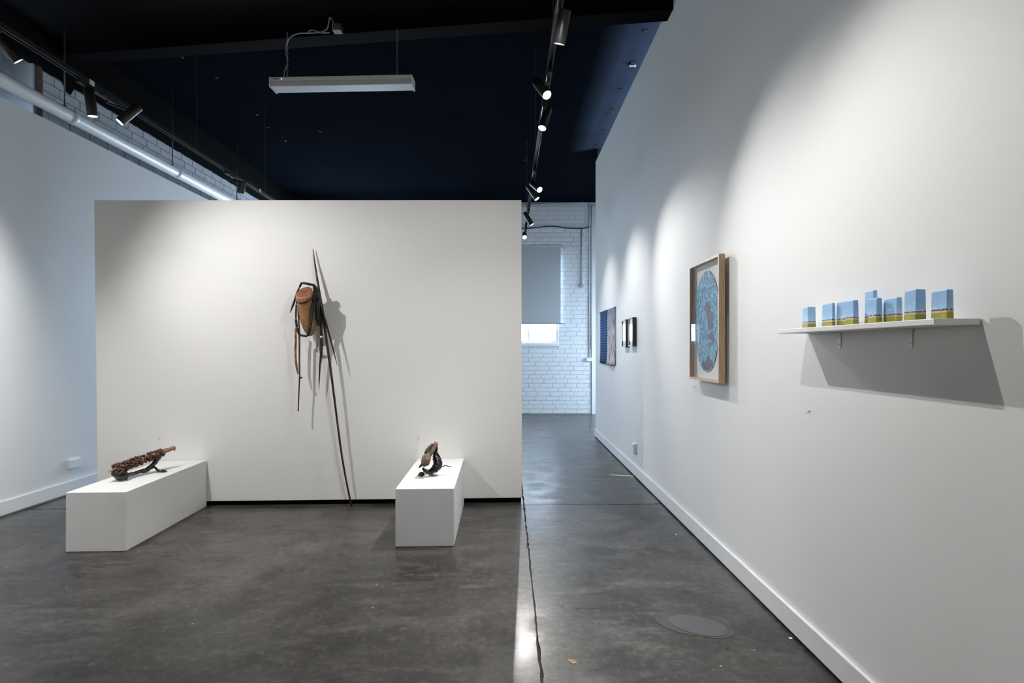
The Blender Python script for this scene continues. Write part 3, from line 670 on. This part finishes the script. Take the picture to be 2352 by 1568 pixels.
kelp([(971, 1074, 3.905), (977, 1081, 3.90), (985, 1085.5, 3.90)], [.008, .015, .006], 0.5, s2, name='kelp_curl')
kelp([(967, 1087, 3.90), (967.5, 1091, 3.895), (968, 1096, 3.89)], [.010, .018, .021], 0.9, s2, name='kelp_foot', jit=.24)
kelp([(985, 1086, 3.915), (990, 1089.5, 3.915), (998, 1091, 3.92), (1006, 1093, 3.92)], [.014, .014, .008, .0015], 0.5, s2, name='kelp_foot')
kelp([(985, 1092.5, 3.915), (994, 1095, 3.91), (1004, 1098, 3.91)], [.006, .005, .0015], 0.5, s2, name='kelp_foot')
kelp([(1010, 1070, 3.95), (1018, 1070.5, 3.96), (1024, 1068, 3.97), (1029, 1070.5, 3.97), (1038, 1071, 3.98)], [.003, .006, .0055, .006, .002], 0.6, s2, name='kelp_tendril')

for e in (s1, s2):
    for c_ in e.children:
        lo_ = min(v.co.z for v in c_.data.vertices) + WORLD_OF[c_.name].z
        if lo_ < PH + .0008: c_.location.z += PH + .0008 - lo_
# ------------------------------------------------------------------ shelf with painted blocks
SZ = 1.384
sh = empty('wall_shelf', (1.242, 1.935, SZ-0.018), 'thin white shelf on two brackets holding the painted blocks', 'shelf')
obj('board', bevelled(box(1.177, XW-0.0008, 1.502, 2.372, SZ-0.018, SZ), 0.002, 2), M['trim'], sh)
for xb in (1928, 2091):
    Yb = (XW-0.004)*F/(xb-CXP)
    br = obj('bracket', join(bevelled(box(XW-0.0045, XW-0.0008, Yb-0.008, Yb+0.008, SZ-0.085, SZ-0.0185), 0.0018, 1), box(XW-0.095, XW-0.0046, Yb-0.008, Yb+0.008, SZ-0.0222, SZ-0.0184)), M['plastic'], sh)
    for zz in (0.034, 0.066):
        obj('screw', tube([(XW-0.0044, Yb, SZ-zz), (XW-0.0062, Yb, SZ-zz)], [.0028, .002], 10), M['steel'], br)
def block(xl_, xc, xr_, ytop, X, label, lean=0.0, tl=0.0):
    Zc = X*F/(xc-CXP); Zf = X*F/(xl_-CXP); Xr = (xr_-CXP)/F*Zc
    zt = H + (CYP-ytop)/F*Zc
    lo = [(X, Zc, SZ+.0006), (Xr, Zc, SZ+.0006), (Xr+.001, Zf, SZ+.0006), (X, Zf, SZ+.0006)]
    hi = [(X+.001+tl, Zc+lean, zt), (Xr-.002+tl*.3, Zc+lean, zt-.0005), (Xr-.002, Zf-.002, zt-.001), (X+.001+tl, Zf-.002, zt-.002)]
    o = obj('painted_block', bevelled(hexa(lo, hi), 0.0028, 2), M['prairie'], None)
    return tag(o, label, 'painted block', 'landscape painted blocks on the wall shelf')
block(1842, 1856, 1875, 704, 1.235, 'smallest painted sky block, farthest left on the shelf')
block(1887, 1911.5, 1920, 695, 1.225, 'second painted block from the left end of the shelf')
block(1920, 1944, 1955, 690.5, 1.243, 'painted block half hidden behind its nearer twin, third from the left')
block(1941, 1960, 1973.5, 688.5, 1.215, 'painted block with bright green base, in front of its half-hidden neighbour')
block(1984.5, 2006, 2017, 665.5, 1.262, 'tall narrow painted block standing at the back of the shelf middle')
block(1991.5, 2012.5, 2027.5, 683, 1.212, 'painted block standing in front of the tall narrow one', tl=.002)
block(2028, 2060, 2074, 681.5, 1.240, 'wide painted block just left of the two largest ones')
block(2074.5, 2103, 2128.5, 663, 1.214, 'large painted block, second from the right end of the shelf', tl=.001)
block(2137, 2175, 2192, 663.5, 1.232, 'large painted block, nearest the right end of the shelf')

# ------------------------------------------------------------------ framed oval picture
fx0, fx1, fy0, fy1, fz0, fz1 = 1.250, 1.287, 3.222, 3.747, 1.096, 1.864
fw = 0.0145
fr = empty('framed_picture', (1.27, (fy0+fy1)/2, fz0), 'oak framed picture of a blue oval mosaic with plum shapes', 'picture')
def mitre(y0, y1, z0, z1, side):
    a = fw
    P4 = {'bottom': [(y0,z0),(y1,z0),(y1-a,z0+a),(y0+a,z0+a)], 'top': [(y0,z1),(y1,z1),(y1-a,z1-a),(y0+a,z1-a)], 'near': [(y0,z0),(y0,z1),(y0+a,z1-a),(y0+a,z0+a)], 'far': [(y1,z0),(y1,z1),(y1-a,z1-a),(y1-a,z0+a)]}[side]
    return P4
for side in ('bottom', 'top', 'near', 'far'):
    poly = mitre(fy0, fy1, fz0, fz1, side)
    m = M['oak'] if side in ('near', 'far') else None
    if m is None:
        if 'oakh' not in M: M['oakh'] = wood('oak_moulding_cross', (0.47, 0.31, 0.19), (0.60, 0.43, 0.29), (40, 3, 40))
        m = M['oakh']
    obj('frame_rail', extrude_poly([(fx0, a, b) for a, b in poly], (fx1-fx0, 0, 0)), m, fr)
bk = obj('mount_board', box(1.281, 1.286, fy0+fw, fy1-fw, fz0+fw, fz1-fw), M['mat_board'], fr)
obj('hanging_batten', box(1.2872, XW-0.0006, 3.30, 3.67, 1.70, 1.74), M['oak'], fr)
oc = Vector((1.2765, 3.493, 1.478))
ov = []
for k in range(56):
    t_ = 2*math.pi*k/56; e = 1 + 0.012*math.sin(3*t_+.5) + .01*math.sin(5*t_)
    ov.append(oc + Vector((0, -.212*math.copysign(abs(math.cos(t_))**.92, math.cos(t_))*e, .322*math.sin(t_)*e)))
art = obj('oval_art', extrude_poly(ov, (0.0042, 0, 0)), M['mosaic'], fr); art['label'] = 'oval sheet covered in small blue brush strokes'
def art_poly(pts):
    X_ = 1.2755; out = []
    for u, v_ in pts:
        x, y = 1540 + u/4.356, 560 + v_/4.356; Z = X_*F/(x-CXP); out.append((X_, Z, H + (CYP-y)/F*Z))
    return out
for pl in ([(365,575),(345,612),(342,648),(358,662),(355,705),(373,760),(374,850),(390,868),(405,845),(422,852),(421,712),(433,695),(412,684),(398,650),(385,618),(372,580)],
           [(370,910),(385,900),(400,888),(415,900),(430,908),(440,950),(430,995),(420,970),(405,958),(385,955),(368,930)],
           [(380,992),(395,985),(400,1010),(388,1030),(377,1008)],
           [(315,1212),(318,1172),(330,1165),(345,1190),(356,1165),(366,1118),(376,1112),(390,1150),(405,1165),(420,1180),(425,1202),(390,1255),(352,1264),(326,1242)]):
    obj('plum_shape', extrude_poly(art_poly(pl), (0.0012, 0, 0)), M['plum'], art)
obj('glazing', box(1.2545, 1.2560, fy0+fw*.6, fy1-fw*.6, fz0+fw*.6, fz1-fw*.6), M['picglass'], fr)

# two small box frames
def small_frame(y0, y1, z0, z1, photo, label, tilt=0.0):
    e = empty('small_picture', (XW-.02, (y0+y1)/2, z0), label, 'picture', 'pair of small dark framed photographs')
    xa, xb, a = XW-.041, XW-.002, .012
    for poly in ([(y0,z0),(y1,z0),(y1-a,z0+a),(y0+a,z0+a)], [(y0,z1),(y1,z1),(y1-a,z1-a),(y0+a,z1-a)], [(y0,z0),(y0,z1),(y0+a,z1-a),(y0+a,z0+a)], [(y1,z0),(y1,z1),(y1-a,z1-a),(y1-a,z0+a)]):
        obj('frame_rail', extrude_poly([(xa, p[0], p[1]) for p in poly], (xb-xa, 0, 0)), M['ebony'], e)
    obj('photograph', box(XW-.030, XW-.026, y0+a, y1-a, z0+a, z1-a), photo, e)
    obj('glazing', box(XW-.0365, XW-.0355, y0+a*.6, y1-a*.6, z0+a*.6, z1-a*.6), M['picglass'], e)
    if tilt: e.rotation_euler = (math.radians(tilt), 0, 0)
small_frame(5.52, 5.715, 1.328, 1.622, M['photo_b'], 'small dark box frame nearer the oak framed picture, orange at its foot')
small_frame(5.84, 6.045, 1.322, 1.616, M['photo_a'], 'small dark box frame nearer the hanging prints, hung slightly askew', -1.2)

# two hanging paper prints
def paper(y0, y1, z0, z1, mat, label, curl):
    e = empty('hanging_print', (XW-.004, (y0+y1)/2, z0), label, 'print', 'pair of unframed paper prints')
    V, Fc = [], []; ny, nz = 8, 14
    for j in range(nz+1):
        for i in range(ny+1):
            u, w_ = i/ny, j/nz; d = .0035 + curl*max(0, (.35-w_)/.35)**2*(0.4+.6*math.sin(math.pi*u)) + .004*math.sin(math.pi*u)*math.sin(math.pi*w_)
            V.append(Vector((XW-d, y0+(y1-y0)*u, z0+(z1-z0)*w_ - curl*.25*math.sin(math.pi*u)*(1-w_))))
    n = len(V); V += [v + Vector((.0007, 0, 0)) for v in V]
    for j in range(nz):
        for i in range(ny):
            a = j*(ny+1)+i; q = (a, a+1, a+ny+2, a+ny+1); Fc += [q, tuple(n+x for x in q[::-1])]
    for i in range(ny): Fc += [(i, n+i, n+i+1, i+1), (nz*(ny+1)+i, nz*(ny+1)+i+1, n+nz*(ny+1)+i+1, n+nz*(ny+1)+i)]
    for j in range(nz):
        a, b = j*(ny+1), (j+1)*(ny+1); Fc += [(a, b, n+b, n+a), (a+ny, n+a+ny, n+b+ny, b+ny)]
    obj('sheet', (V, Fc), mat, e, True, origin=(XW-.004, (y0+y1)/2, (z0+z1)/2))
    for yy_ in (y0+.03, y1-.03):
        obj('pin', tube([(XW-.0012, yy_, z1-.012), (XW-.014, yy_, z1-.012), (XW-.018, yy_, z1-.012)], [.003, .007, .006], 8), M['blackmetal'], e)
paper(6.565, 7.125, 1.100, 1.812, M['feather'], 'tall paper print of scattered rust feathers on pale ground', .035)
paper(7.135, 7.66, 1.105, 1.815, M['louvre'], 'tall paper print of dark blue horizontal lines', .02)

# ------------------------------------------------------------------ sockets and hooks
def socket_x(x, sgn, y, z, w, h, label, cat='socket'):
    """plate on a wall whose face is x = const, projecting towards sgn"""
    e = empty('wall_socket', (x, y, z-h/2), label, cat)
    a, b = sorted((x + sgn*.0006, x + sgn*.024)); obj('mount_block', bevelled(box(a, b, y-w/2, y+w/2, z-h/2, z+h/2), .003, 2), M['plastic'], e)
    a, b = sorted((x + sgn*.0242, x + sgn*.031)); obj('face_plate', bevelled(box(a, b, y-w/2+.004, y+w/2-.004, z-h/2+.004, z+h/2-.004), .002, 2), M['plastic'], e)
    for s_ in (-1, 1):
        a, b = sorted((x + sgn*.0312, x + sgn*.0335)); obj('rocker', box(a, b, y+s_*w*.22-.006, y+s_*w*.22+.006, z+h*.12, z+h*.32), M['plastic'], e)
socket_x(XLW, 1, 4.905, 0.272, .125, .080, 'white double socket low on the left wall')
socket_x(XW, -1, 5.56, 0.285, .080, .105, 'white socket low on the right wall beyond the picture')
e = empty('wall_socket', (1.60, YEW-.01, 1.06), 'white double socket on the end wall brickwork under the conduit', 'socket')
obj('mount_block', bevelled(box(1.565, 1.675, YEW-.040, YEW-.008, 1.055, 1.125), .003, 2), M['plastic'], e)
obj('face_plate', bevelled(box(1.57, 1.67, YEW-.047, YEW-.0402, 1.06, 1.12), .002, 1), M['plastic'], e)
for xx in (1.595, 1.645): obj('rocker', box(xx-.006, xx+.006, YEW-.049, YEW-.0471, 1.098, 1.11), M['conduit'], e)

def hook(c, nrm, label):
    c = Vector(c); nrm = Vector(nrm)
    e = empty('wall_hook', c, label, 'hook')
    obj('wall_plug', tube([c + nrm*.0005, c + nrm*.004], [.0065, .005], 12), M['plastic'], e)
    obj('screw_hook', sweep([c + nrm*.004, c + nrm*.009, c + nrm*.013 + Vector((0,0,-.005)), c + nrm*.010 + Vector((0,0,-.011)), c + nrm*.005 + Vector((0,0,-.012))], .0017, 4, 6), M['plastic'], e, True)
for x, y, lb in ((367, 1004, 'tiny white hook on the partition above the left plinth'), (655, 999, 'tiny white hook on the partition left of the long rod'), (962, 1002, 'tiny white hook on the partition above the right plinth')):
    q = wp(x, y, 0.0); hook((q.x, q.y, q.z), (0.0369, -1, 0), lb)
hook((XW, XW*F/(1858-CXP), H-(943-CYP)/F*XW*F/(1858-CXP)), (-1, 0, 0), 'tiny white hook on the right wall below the shelf')
hook((XW, XW*F/(1595-CXP), H-(888-CYP)/F*XW*F/(1595-CXP)), (-1, 0, 0), 'tiny white hook on the right wall under the oak frame')

# ------------------------------------------------------------------ end wall fittings
bl = empty('roller_blind', (0, YEW-.07, 1.80), 'grey roller blind drawn most of the way down the end window', 'blind')
obj('cloth', box(-1.36, 1.055, YEW-.072, YEW-.0705, 1.81, 3.33), M['blind'], bl)
obj('roller_tube', tube([(-1.38, YEW-.055, 3.345), (1.075, YEW-.055, 3.345)], .022, 16), M['blind'], bl, True)
for xx in (-1.39, 1.08): obj('roller_bracket', box(xx-.005, xx+.005, YEW-.075, YEW-.008, 3.315, 3.375), M['conduit'], bl)
obj('bottom_rail', bevelled(box(-1.42, 1.115, YEW-.082, YEW-.066, 1.79, 1.812), .003, 2), M['conduit'], bl)
ey = YEW - .022
cd = empty('conduit_drop', (1.475, ey, 2.55), 'thin grey conduit dropping to a round switch box beside the blind', 'conduit')
obj('pipe', tube([(1.475, ey, 3.715), (1.475, ey, 2.585)], .011, 10), M['conduit'], cd, True)
obj('switch_box', tube([(1.475, YEW-.008, 2.56), (1.475, YEW-.035, 2.56), (1.475, YEW-.040, 2.56)], [.042, .042, .036], 20), M['conduit'], cd, True)
for zz in (2.70, 3.58): obj('pipe_clip', box(1.458, 1.507, YEW-.036, YEW-.0085, zz-.008, zz+.008), M['conduit'], cd)
for xx, z0, z1, mt, lb in ((1.638, 1.126, 4.15, 'pvc', 'white vertical conduit running down to the end wall socket'), (1.668, 1.3, 4.15, 'conduit', 'grey vertical conduit beside the white one at the wall corner')):
    c_ = empty('wall_conduit', (xx, ey, z0), lb, 'conduit')
    obj('pipe', tube([(xx, ey, z0), (xx, ey, 3.70), (xx, ey-.045, 3.76), (xx, ey-.045, z1)], .010, 10), M[mt], c_, True)
    for zz in (1.9, 2.9): obj('pipe_clip', box(xx-.013, xx+.013, YEW-.034, YEW-.0085, zz-.007, zz+.007), M[mt], c_)
o = obj('ledge_cable', sweep([(-1.5, YEW-.03, 3.702), (-.2, YEW-.03, 3.708), (.35, YEW-.03, 3.705), (.62, YEW-.052, 3.722), (.83, YEW-.055, 3.742), (1.0, YEW-.055, 3.736), (1.15, YEW-.04, 3.712), (1.4, YEW-.03, 3.708), (1.56, YEW-.035, 3.716), (1.64, YEW-.05, 3.745)], .010, 6, 7), M['darkcable'], None, True)
tag(o, 'black cable looping along the ledge above the end window', 'cable')
# ------------------------------------------------------------------ overhead pipe on the left
wpz, wpx = 3.345, -3.85
pp = empty('drain_pipe', (wpx, 7.0, wpz), 'long white pipe slung above the left wall on rods', 'pipe')
obj('pipe', tube([(wpx, YB+.1, wpz), (wpx, 10.85, wpz)], .056, 24), M['pvc'], pp, True)
for yy in (4.80, 6.33, 7.83):
    obj('collar', tube([(wpx, yy-.03, wpz), (wpx, yy-.028, wpz), (wpx, yy+.028, wpz), (wpx, yy+.03, wpz)], [.057, .0595, .0595, .057], 24), M['pvc'], pp, True)
for yy in (4.73, 6.25, 7.74, 3.2):
    rd = obj('hanger_rod', tube([(wpx, yy, wpz+.055), (wpx, yy, 4.066 if yy < 4.9 else CZ)], .006, 8), M['darksteel'], pp, True)
    obj('hanger_lug', bevelled(box(wpx-.012, wpx+.012, yy-.012, yy+.012, wpz+.054, wpz+.075), .002, 1), M['darksteel'], rd)
# small fitting in the recess
e = empty('pipe_fitting', (-4.2, 4.55, 3.49), 'cream pipe stub and union lying in the left recess', 'fitting')
obj('stub', tube([(-4.33, 4.55, 3.62), (-4.22, 4.58, 3.565)], .022, 12), M['tanvine'], e, True)
obj('union', tube([(-4.24, 4.575, 3.575), (-4.20, 4.59, 3.555)], .033, 12), M['niche'], e, True)

# ------------------------------------------------------------------ pendant batten light
bt = empty('batten_light', (-1.39, 4.59, 3.49), 'unlit white batten light hanging on two chains from the beam', 'ceiling light')
ang = math.atan2(-.045, 1.2)
def bl_pt(u, v_, z): # u along, v across
    return (-1.389 + u*math.cos(ang) - v_*math.sin(ang), 4.585 + u*math.sin(ang) + v_*math.cos(ang), z)
def bl_box(u0, u1, v0, v1, z0, z1):
    return hexa([bl_pt(u0,v0,z0), bl_pt(u1,v0,z0), bl_pt(u1,v1,z0), bl_pt(u0,v1,z0)], [bl_pt(u0,v0,z1), bl_pt(u1,v0,z1), bl_pt(u1,v1,z1), bl_pt(u0,v1,z1)])
hs = obj('housing', bevelled(bl_box(-.588, .588, -.066, .066, 3.535, 3.567), .003, 2), M['plastic'], bt)
obj('diffuser', bevelled(hexa([bl_pt(-.588,-.060,3.492), bl_pt(.588,-.060,3.492), bl_pt(.588,.060,3.492), bl_pt(-.588,.060,3.492)], [bl_pt(-.588,-.066,3.5345), bl_pt(.588,-.066,3.5345), bl_pt(.588,.066,3.5345), bl_pt(-.588,.066,3.5345)]), .006, 3), M['opal'], bt)
for u in (-.5945, .5945): obj('end_cap', bevelled(bl_box(u-.006, u+.006, -.069, .069, 3.488, 3.568), .002, 1), M['plastic'], bt)
obj('indicator', ball(bl_pt(-.495, -.067, 3.551), .0035, .003, .0035), M['led_green'], hs)
obj('test_panel', bl_box(-.575, -.505, -.0672, -.0662, 3.543, 3.559), M['opal'], hs)
for u0 in (-.555, -.54): obj('test_switch', bl_box(u0, u0+.008, -.0685, -.0673, 3.548, 3.554), M['blackmetal'], hs)
def chain(xp, yp, z0, z1):
    L = .030; n = int((z1-z0)/(L*.78)); parts = []
    for i in range(n):
        zc = z0 + (i+.5)*(z1-z0)/n; pts_ = []
        for k in range(13):
            t_ = 2*math.pi*k/12; a = .0065*math.cos(t_); b = L*.5*math.sin(t_)
            pts_.append((xp + (a if i % 2 else 0), yp + (0 if i % 2 else a), zc + b))
        parts.append(tube(pts_, .0016, 5, caps=False))
    return join(*parts)
for u in (-.475, .462):
    q = bl_pt(u, 0, 3.567); ch = obj('chain', chain(q[0], q[1], 3.567, 3.979), M['steel'], bt); ch['kind'] = 'stuff'
q = bl_pt(-.475, 0, 3.567)
Zc_ = 4.50
obj('cable', sweep([(q[0]-.02, q[1]-.01, 3.567), (q[0]-.016, q[1]-.02, 3.63), (q[0]+.008, q[1]-.015, 3.72), (q[0]-.004, q[1]-.02, 3.80), (q[0]+.004, q[1]-.025, 3.86), P(667, 86, 4.52), P(685, 77, 4.50), P(712, 75.5, 4.49), P(738, 73.5, 4.49), P(751, 66, 4.48), P(755, 52, 4.46), P(757.5, 40.5, 4.46), P(765, 50, 4.48), P(771, 64, 4.50)], .0052, 6, 7), M['cable'], bt, True)
obj('cable_loop', sweep([P(757, 74.5, 4.49), P(740, 75, 4.49), P(722, 70, 4.49), P(711, 70, 4.49), P(707, 78, 4.50)], .0045, 6, 7), M['cable'], bt, True)
q1, q2 = P(764, 63, 4.50), P(785, 75, 4.50)
sk = obj('ceiling_rose', bevelled(box(q1.x, q2.x, 4.475, 4.545, 3.925, 3.979), .006, 2), M['darkcable'], bt)
for k in range(4): obj('rose_rib', box(q1.x+.006+k*.018, q1.x+.012+k*.018, 4.4715, 4.4749, 3.928, 3.972), M['cable'], sk)

# ------------------------------------------------------------------ lighting tracks and spotlights
def track(name, x, y0, y1, z, label, hang, tags=()):
    e = empty(name, (x, (y0+y1)/2, z), label, 'track')
    w, h = .018, .030
    obj('rail', join(box(x-w, x+w, y0, y1, z+h-.008, z+h), box(x-w, x-w+.007, y0, y1, z, z+h-.008), box(x+w-.007, x+w, y0, y1, z, z+h-.008)), M['trackmetal'], e)
    for yy in (y0, y1): obj('end_cap', box(x-w-.001, x+w+.001, yy-.006, yy+.006, z-.002, z+h+.002), M['blackmetal'], e)
    for yy in hang: obj('hanger_rod', tube([(x, yy, z+h-.001), (x, yy, 4.066 if yy < 4.2 else CZ)], .0035, 6), M['darksteel'], e)
    for yy, s_ in tags:
        xa, xb = (x+w+.0004, x+w+.0014) if s_ > 0 else (x-w-.0014, x-w-.0004)
        obj('paper_tag', box(xa, xb, yy-.022, yy+.022, z-.004, z+.030), M['plastic'], e)
XT, ZT = 0.268, 3.085
track('light_track', XT, -2.5, 8.3, ZT, 'black lighting track hung along the right wall', (-1, 1, 3.2, 5.2, 7.6))
XT2, ZT2 = -2.86, 3.105
track('light_track', XT2, -2.5, 7.0, ZT2, 'black lighting track hung along the left wall', (-1, 1, 3.0, 5.0, 6.42), ((3.72, 1), (6.25, 1)))

def spotlight(lens, aim, xt, zt, label, power=60, size=38, blend=1.0, lit=True, rad=.031, ln=.185, color=WARM, driver=None):
    lens, aim = Vector(lens), Vector(aim); d = (aim - lens).normalized()
    back = lens - d*ln; piv = lens - d*(ln*.62)
    ty = piv.y
    e = empty('spotlight', (xt, ty, zt-.05), label, 'spotlight', 'black track spotlights')
    body = obj('body', lathe(lens, d, [(-ln, rad*.94), (-ln+.003, rad), (-.002, rad), (0, rad*.98), (-.0005, rad*.93), (-.008, rad*.90)]), M['blackmetal'], e, True)
    for p_ in body.data.polygons:
        if len(p_.vertices) > 4: p_.use_smooth = False
    obj('lens', lathe(lens, d, [(-.0079, rad*.90), (-.0045, rad*.88)]), M['lens'] if lit else M['glass_dark'], body)
    obj('driver_box', bevelled(box(xt-.016, xt+.016, ty-.085, ty+.085, zt-.030, zt-.0005), .003, 1), M['blackmetal'], e)
    top = Vector((xt, ty, zt-.029)); side = (piv - top)
    obj('arm', tube([top, top + Vector((0, 0, -.02)), piv + (top - piv).normalized()*(rad*.75)], .008, 8), M['blackmetal'], e)
    if lit:
        ld = bpy.data.lights.new('spot', 'SPOT'); ld.energy = power*SPOT_GAIN; ld.color = color; ld.spot_size = math.radians(size); ld.spot_blend = blend; ld.shadow_soft_size = .007
        lo = bpy.data.objects.new('spot_beam', ld); COL.objects.link(lo); lo.parent = e
        lo.location = lens + d*.004 - WORLD_OF[e.name]
        lo.rotation_euler = d.to_track_quat('-Z', 'Y').to_euler()
    return e
R = lambda lens, aim, lb, **k: spotlight(lens, aim, XT, ZT, lb, **k)
Lf = lambda lens, aim, lb, **k: spotlight(lens, aim, XT2, ZT2, lb, **k)
# along the right track, from the camera onwards
R((.31, 1.97, 2.90), (1.307, 1.60, .55), 'spotlight on the right track just above the top edge of the view', power=46, size=108)
R(P(1284, 102, 2.80), (-.25, 3.95, 0), 'spotlight pointing down over the floor, nearest on the right track', power=52, size=95, ln=.155)
R((.24, 2.35, 2.93), (-.80, 4.58, 1.30), 'added spotlight on the right track washing the partition, above the view', power=48, size=95)  # unseen lamp added to wash the partition with light
R(P(1257, 219, 3.47), (1.307, 1.65, .60), 'spotlight just behind the downward one on the right track, turned to the shelf', power=100, size=86)
R(P(1245, 295, 3.99), (-.55, 3.0, .20), 'spotlight glaring straight at the camera high over the partition end', power=225, size=80)
R(P(1240, 436, 5.40), (1.307, 3.75, 1.45), 'spotlight with a round bright face beyond the glaring one', power=115, size=58)
R(P(1234, 457, 5.78), (1.307, 5.5, 1.35), 'spotlight seen edge-on just above the end wall', power=56, size=80)
R(P(1222, 516, 7.00), (1.307, 6.95, 1.3), 'spotlight pointing down in front of the white end wall', power=48, size=80)
R(P(1205, 545, 7.95), (.08, 3.0, .2), 'farthest spotlight on the right track, glaring beside the partition edge', power=110, size=70)
# unseen fill lamps added to the same track, above and behind the camera
R((.31, .55, 2.89), (1.307, -.1, 1.2), 'added fill spotlight on the right track above the camera', power=60, size=85)
R((.22, -.9, 2.93), (-.6, -3.6, 1.6), 'added fill spotlight on the right track behind the camera', power=110, size=110)
# along the left track
Lf(P(43, 142, 3.04), (-1.62, 4.47, 1.0), 'spotlight turned right at the near end of the left track', power=118, size=100)
Lf(P(213, 268, 3.72), (-2.66, 4.0, .3), 'long spotlight pointing down on the left track beside a paper tag', power=24, size=80)
Lf(P(274, 281, 3.84), (-3.92, 2.9, 1.0), 'spotlight beside the downward one on the left track, turned to the left wall', power=150, size=105)
Lf(P(553, 443, 5.62), (-3.3, 6.1, 1.2), 'unlit stubby spotlight at the far end of the left track', lit=False, rad=.036, ln=.12)
Lf((-2.90, 1.6, 2.93), (-3.92, 1.9, .9), 'added fill spotlight on the left track above the near left wall', power=165, size=120)  # unseen lamp added to brighten the left wall and its bounce
Lf((-2.80, -1.2, 2.93), (-1.8, -3.6, 1.6), 'added fill spotlight on the left track behind the camera', power=110, size=110)  # unseen lamp added for ambient bounce off the back wall

# ------------------------------------------------------------------ small things on floor and ceiling
tA = P(1401, 1090.5, 1.3*F/(1090.5-CYP)); tB = P(1456, 1093, 1.3*F/(1093-CYP))
o = obj('tape_strip', hexa([(tA.x, tA.y-.012, .0006), (XW-.02, tB.y-.013, .0006), (XW-.02, tB.y+.013, .0006), (tA.x, tA.y+.012, .0006)], [(tA.x, tA.y-.012, .0018), (XW-.02, tB.y-.013, .0018), (XW-.02, tB.y+.013, .0018), (tA.x, tA.y+.012, .0018)]), M['tape'])
tag(o, 'strip of yellow tape on the floor at the right wall', 'tape')
def flake(x, y, r, mat, label, seed):
    Z = 1.3*F/(y-CYP); q = P(x, y, Z)
    o = obj('floor_flake', extrude_poly([(a, b, .0022) for a, b, _ in blob(q.x, q.y, r, r*.7, seed, 14, .15, seed)], (0, 0, -.0018)), mat)
    tag(o, label, 'flake')
flake(1315, 1519, .020, M['podlight'], 'tan leaf-like flake on the floor near the bottom edge', 2)
flake(1671, 1488, .010, M['barkdark'], 'dark crumb on the floor just below the cement patch', 5)
flake(1816, 1466, .009, M['plastic'], 'pale paint chip on the floor by the right skirting', 6)
flake(1553, 1227, .008, M['tape'], 'yellowish chip on the floor beyond the cement patch', 7)

def ceil_pt(x, y): return P(x, y, (CZ-H)*F/(CYP-y))
for x, y, lb in ((498, 176, 'bent metal fixing on the dark ceiling left of the batten light'), (616, 291, 'bent metal fixing on the ceiling below the left end of the batten light'), (655, 322, 'bent metal fixing on the ceiling midway between batten light and partition top'),
                 (420, 130, 'bent metal fixing high on the ceiling, left of all others'), (590, 262, 'bent metal fixing just under the left tip of the batten light'), (497, 330, 'bent metal fixing on the ceiling beside the left track'),
                 (735, 300, 'bent metal fixing on the ceiling under the middle of the batten light'), (1206, 366, 'bent metal fixing on the ceiling beside the right track')):
    q = ceil_pt(x, y); a_ = random.uniform(0, 3.14); dx, dy = math.cos(a_)*.018, math.sin(a_)*.018
    o = obj('ceiling_staple', sweep([(q.x-dx, q.y-dy, CZ-.0005), (q.x-dx*.6, q.y-dy*.6, CZ-.010), (q.x+dx*.6, q.y+dy*.6, CZ-.013), (q.x+dx, q.y+dy, CZ-.002)], .0025, 3, 6), M['steel'], None)
    tag(o, lb, 'fixing', 'bent fixings on the ceiling')
for x, y, lb in ((1482, 70, 'black fixing plate on the ceiling just behind the beam at the right wall'), (1426, 204, 'square black fixing plate alone on the ceiling, past the bright bracket'), (1406, 250, 'nearer black plate of the close pair halfway along the right wall ceiling'),
                 (1399, 261, 'farther black plate of the close pair halfway along the right wall ceiling'), (1386, 298, 'black fixing plate on the ceiling level with the glaring spotlight'), (1370, 331, 'black fixing plate on the ceiling past the glaring spotlight'), (1346, 394, 'farthest black fixing plate on the ceiling, before the end wall')):
    q = ceil_pt(x, y)
    o = obj('fixing_plate', bevelled(box(q.x-.022, q.x+.022, q.y-.016, q.y+.016, CZ-.006, CZ-.0004), .002, 1), M['black'], None)
    tag(o, lb, 'fixing', 'dark fixing plates along the right wall')
q = ceil_pt(1453, 146)
e = empty('ceiling_bracket', (q.x, q.y, CZ-.03), 'bright metal strip bracket on the blue ceiling by the right wall', 'bracket')
obj('strip', bevelled(box(q.x-.035, q.x+.035, q.y-.008, q.y+.008, CZ-.028, CZ-.020), .002, 1), M['steel'], e)
obj('backing_plate', box(q.x-.030, q.x+.028, q.y-.05, q.y+.03, CZ-.006, CZ-.0004), M['black'], e)
for s_ in (-.02, .02): obj('bolt', tube([(q.x+s_, q.y, CZ-.0061), (q.x+s_, q.y, CZ-.034)], .004, 8), M['steel'], e)
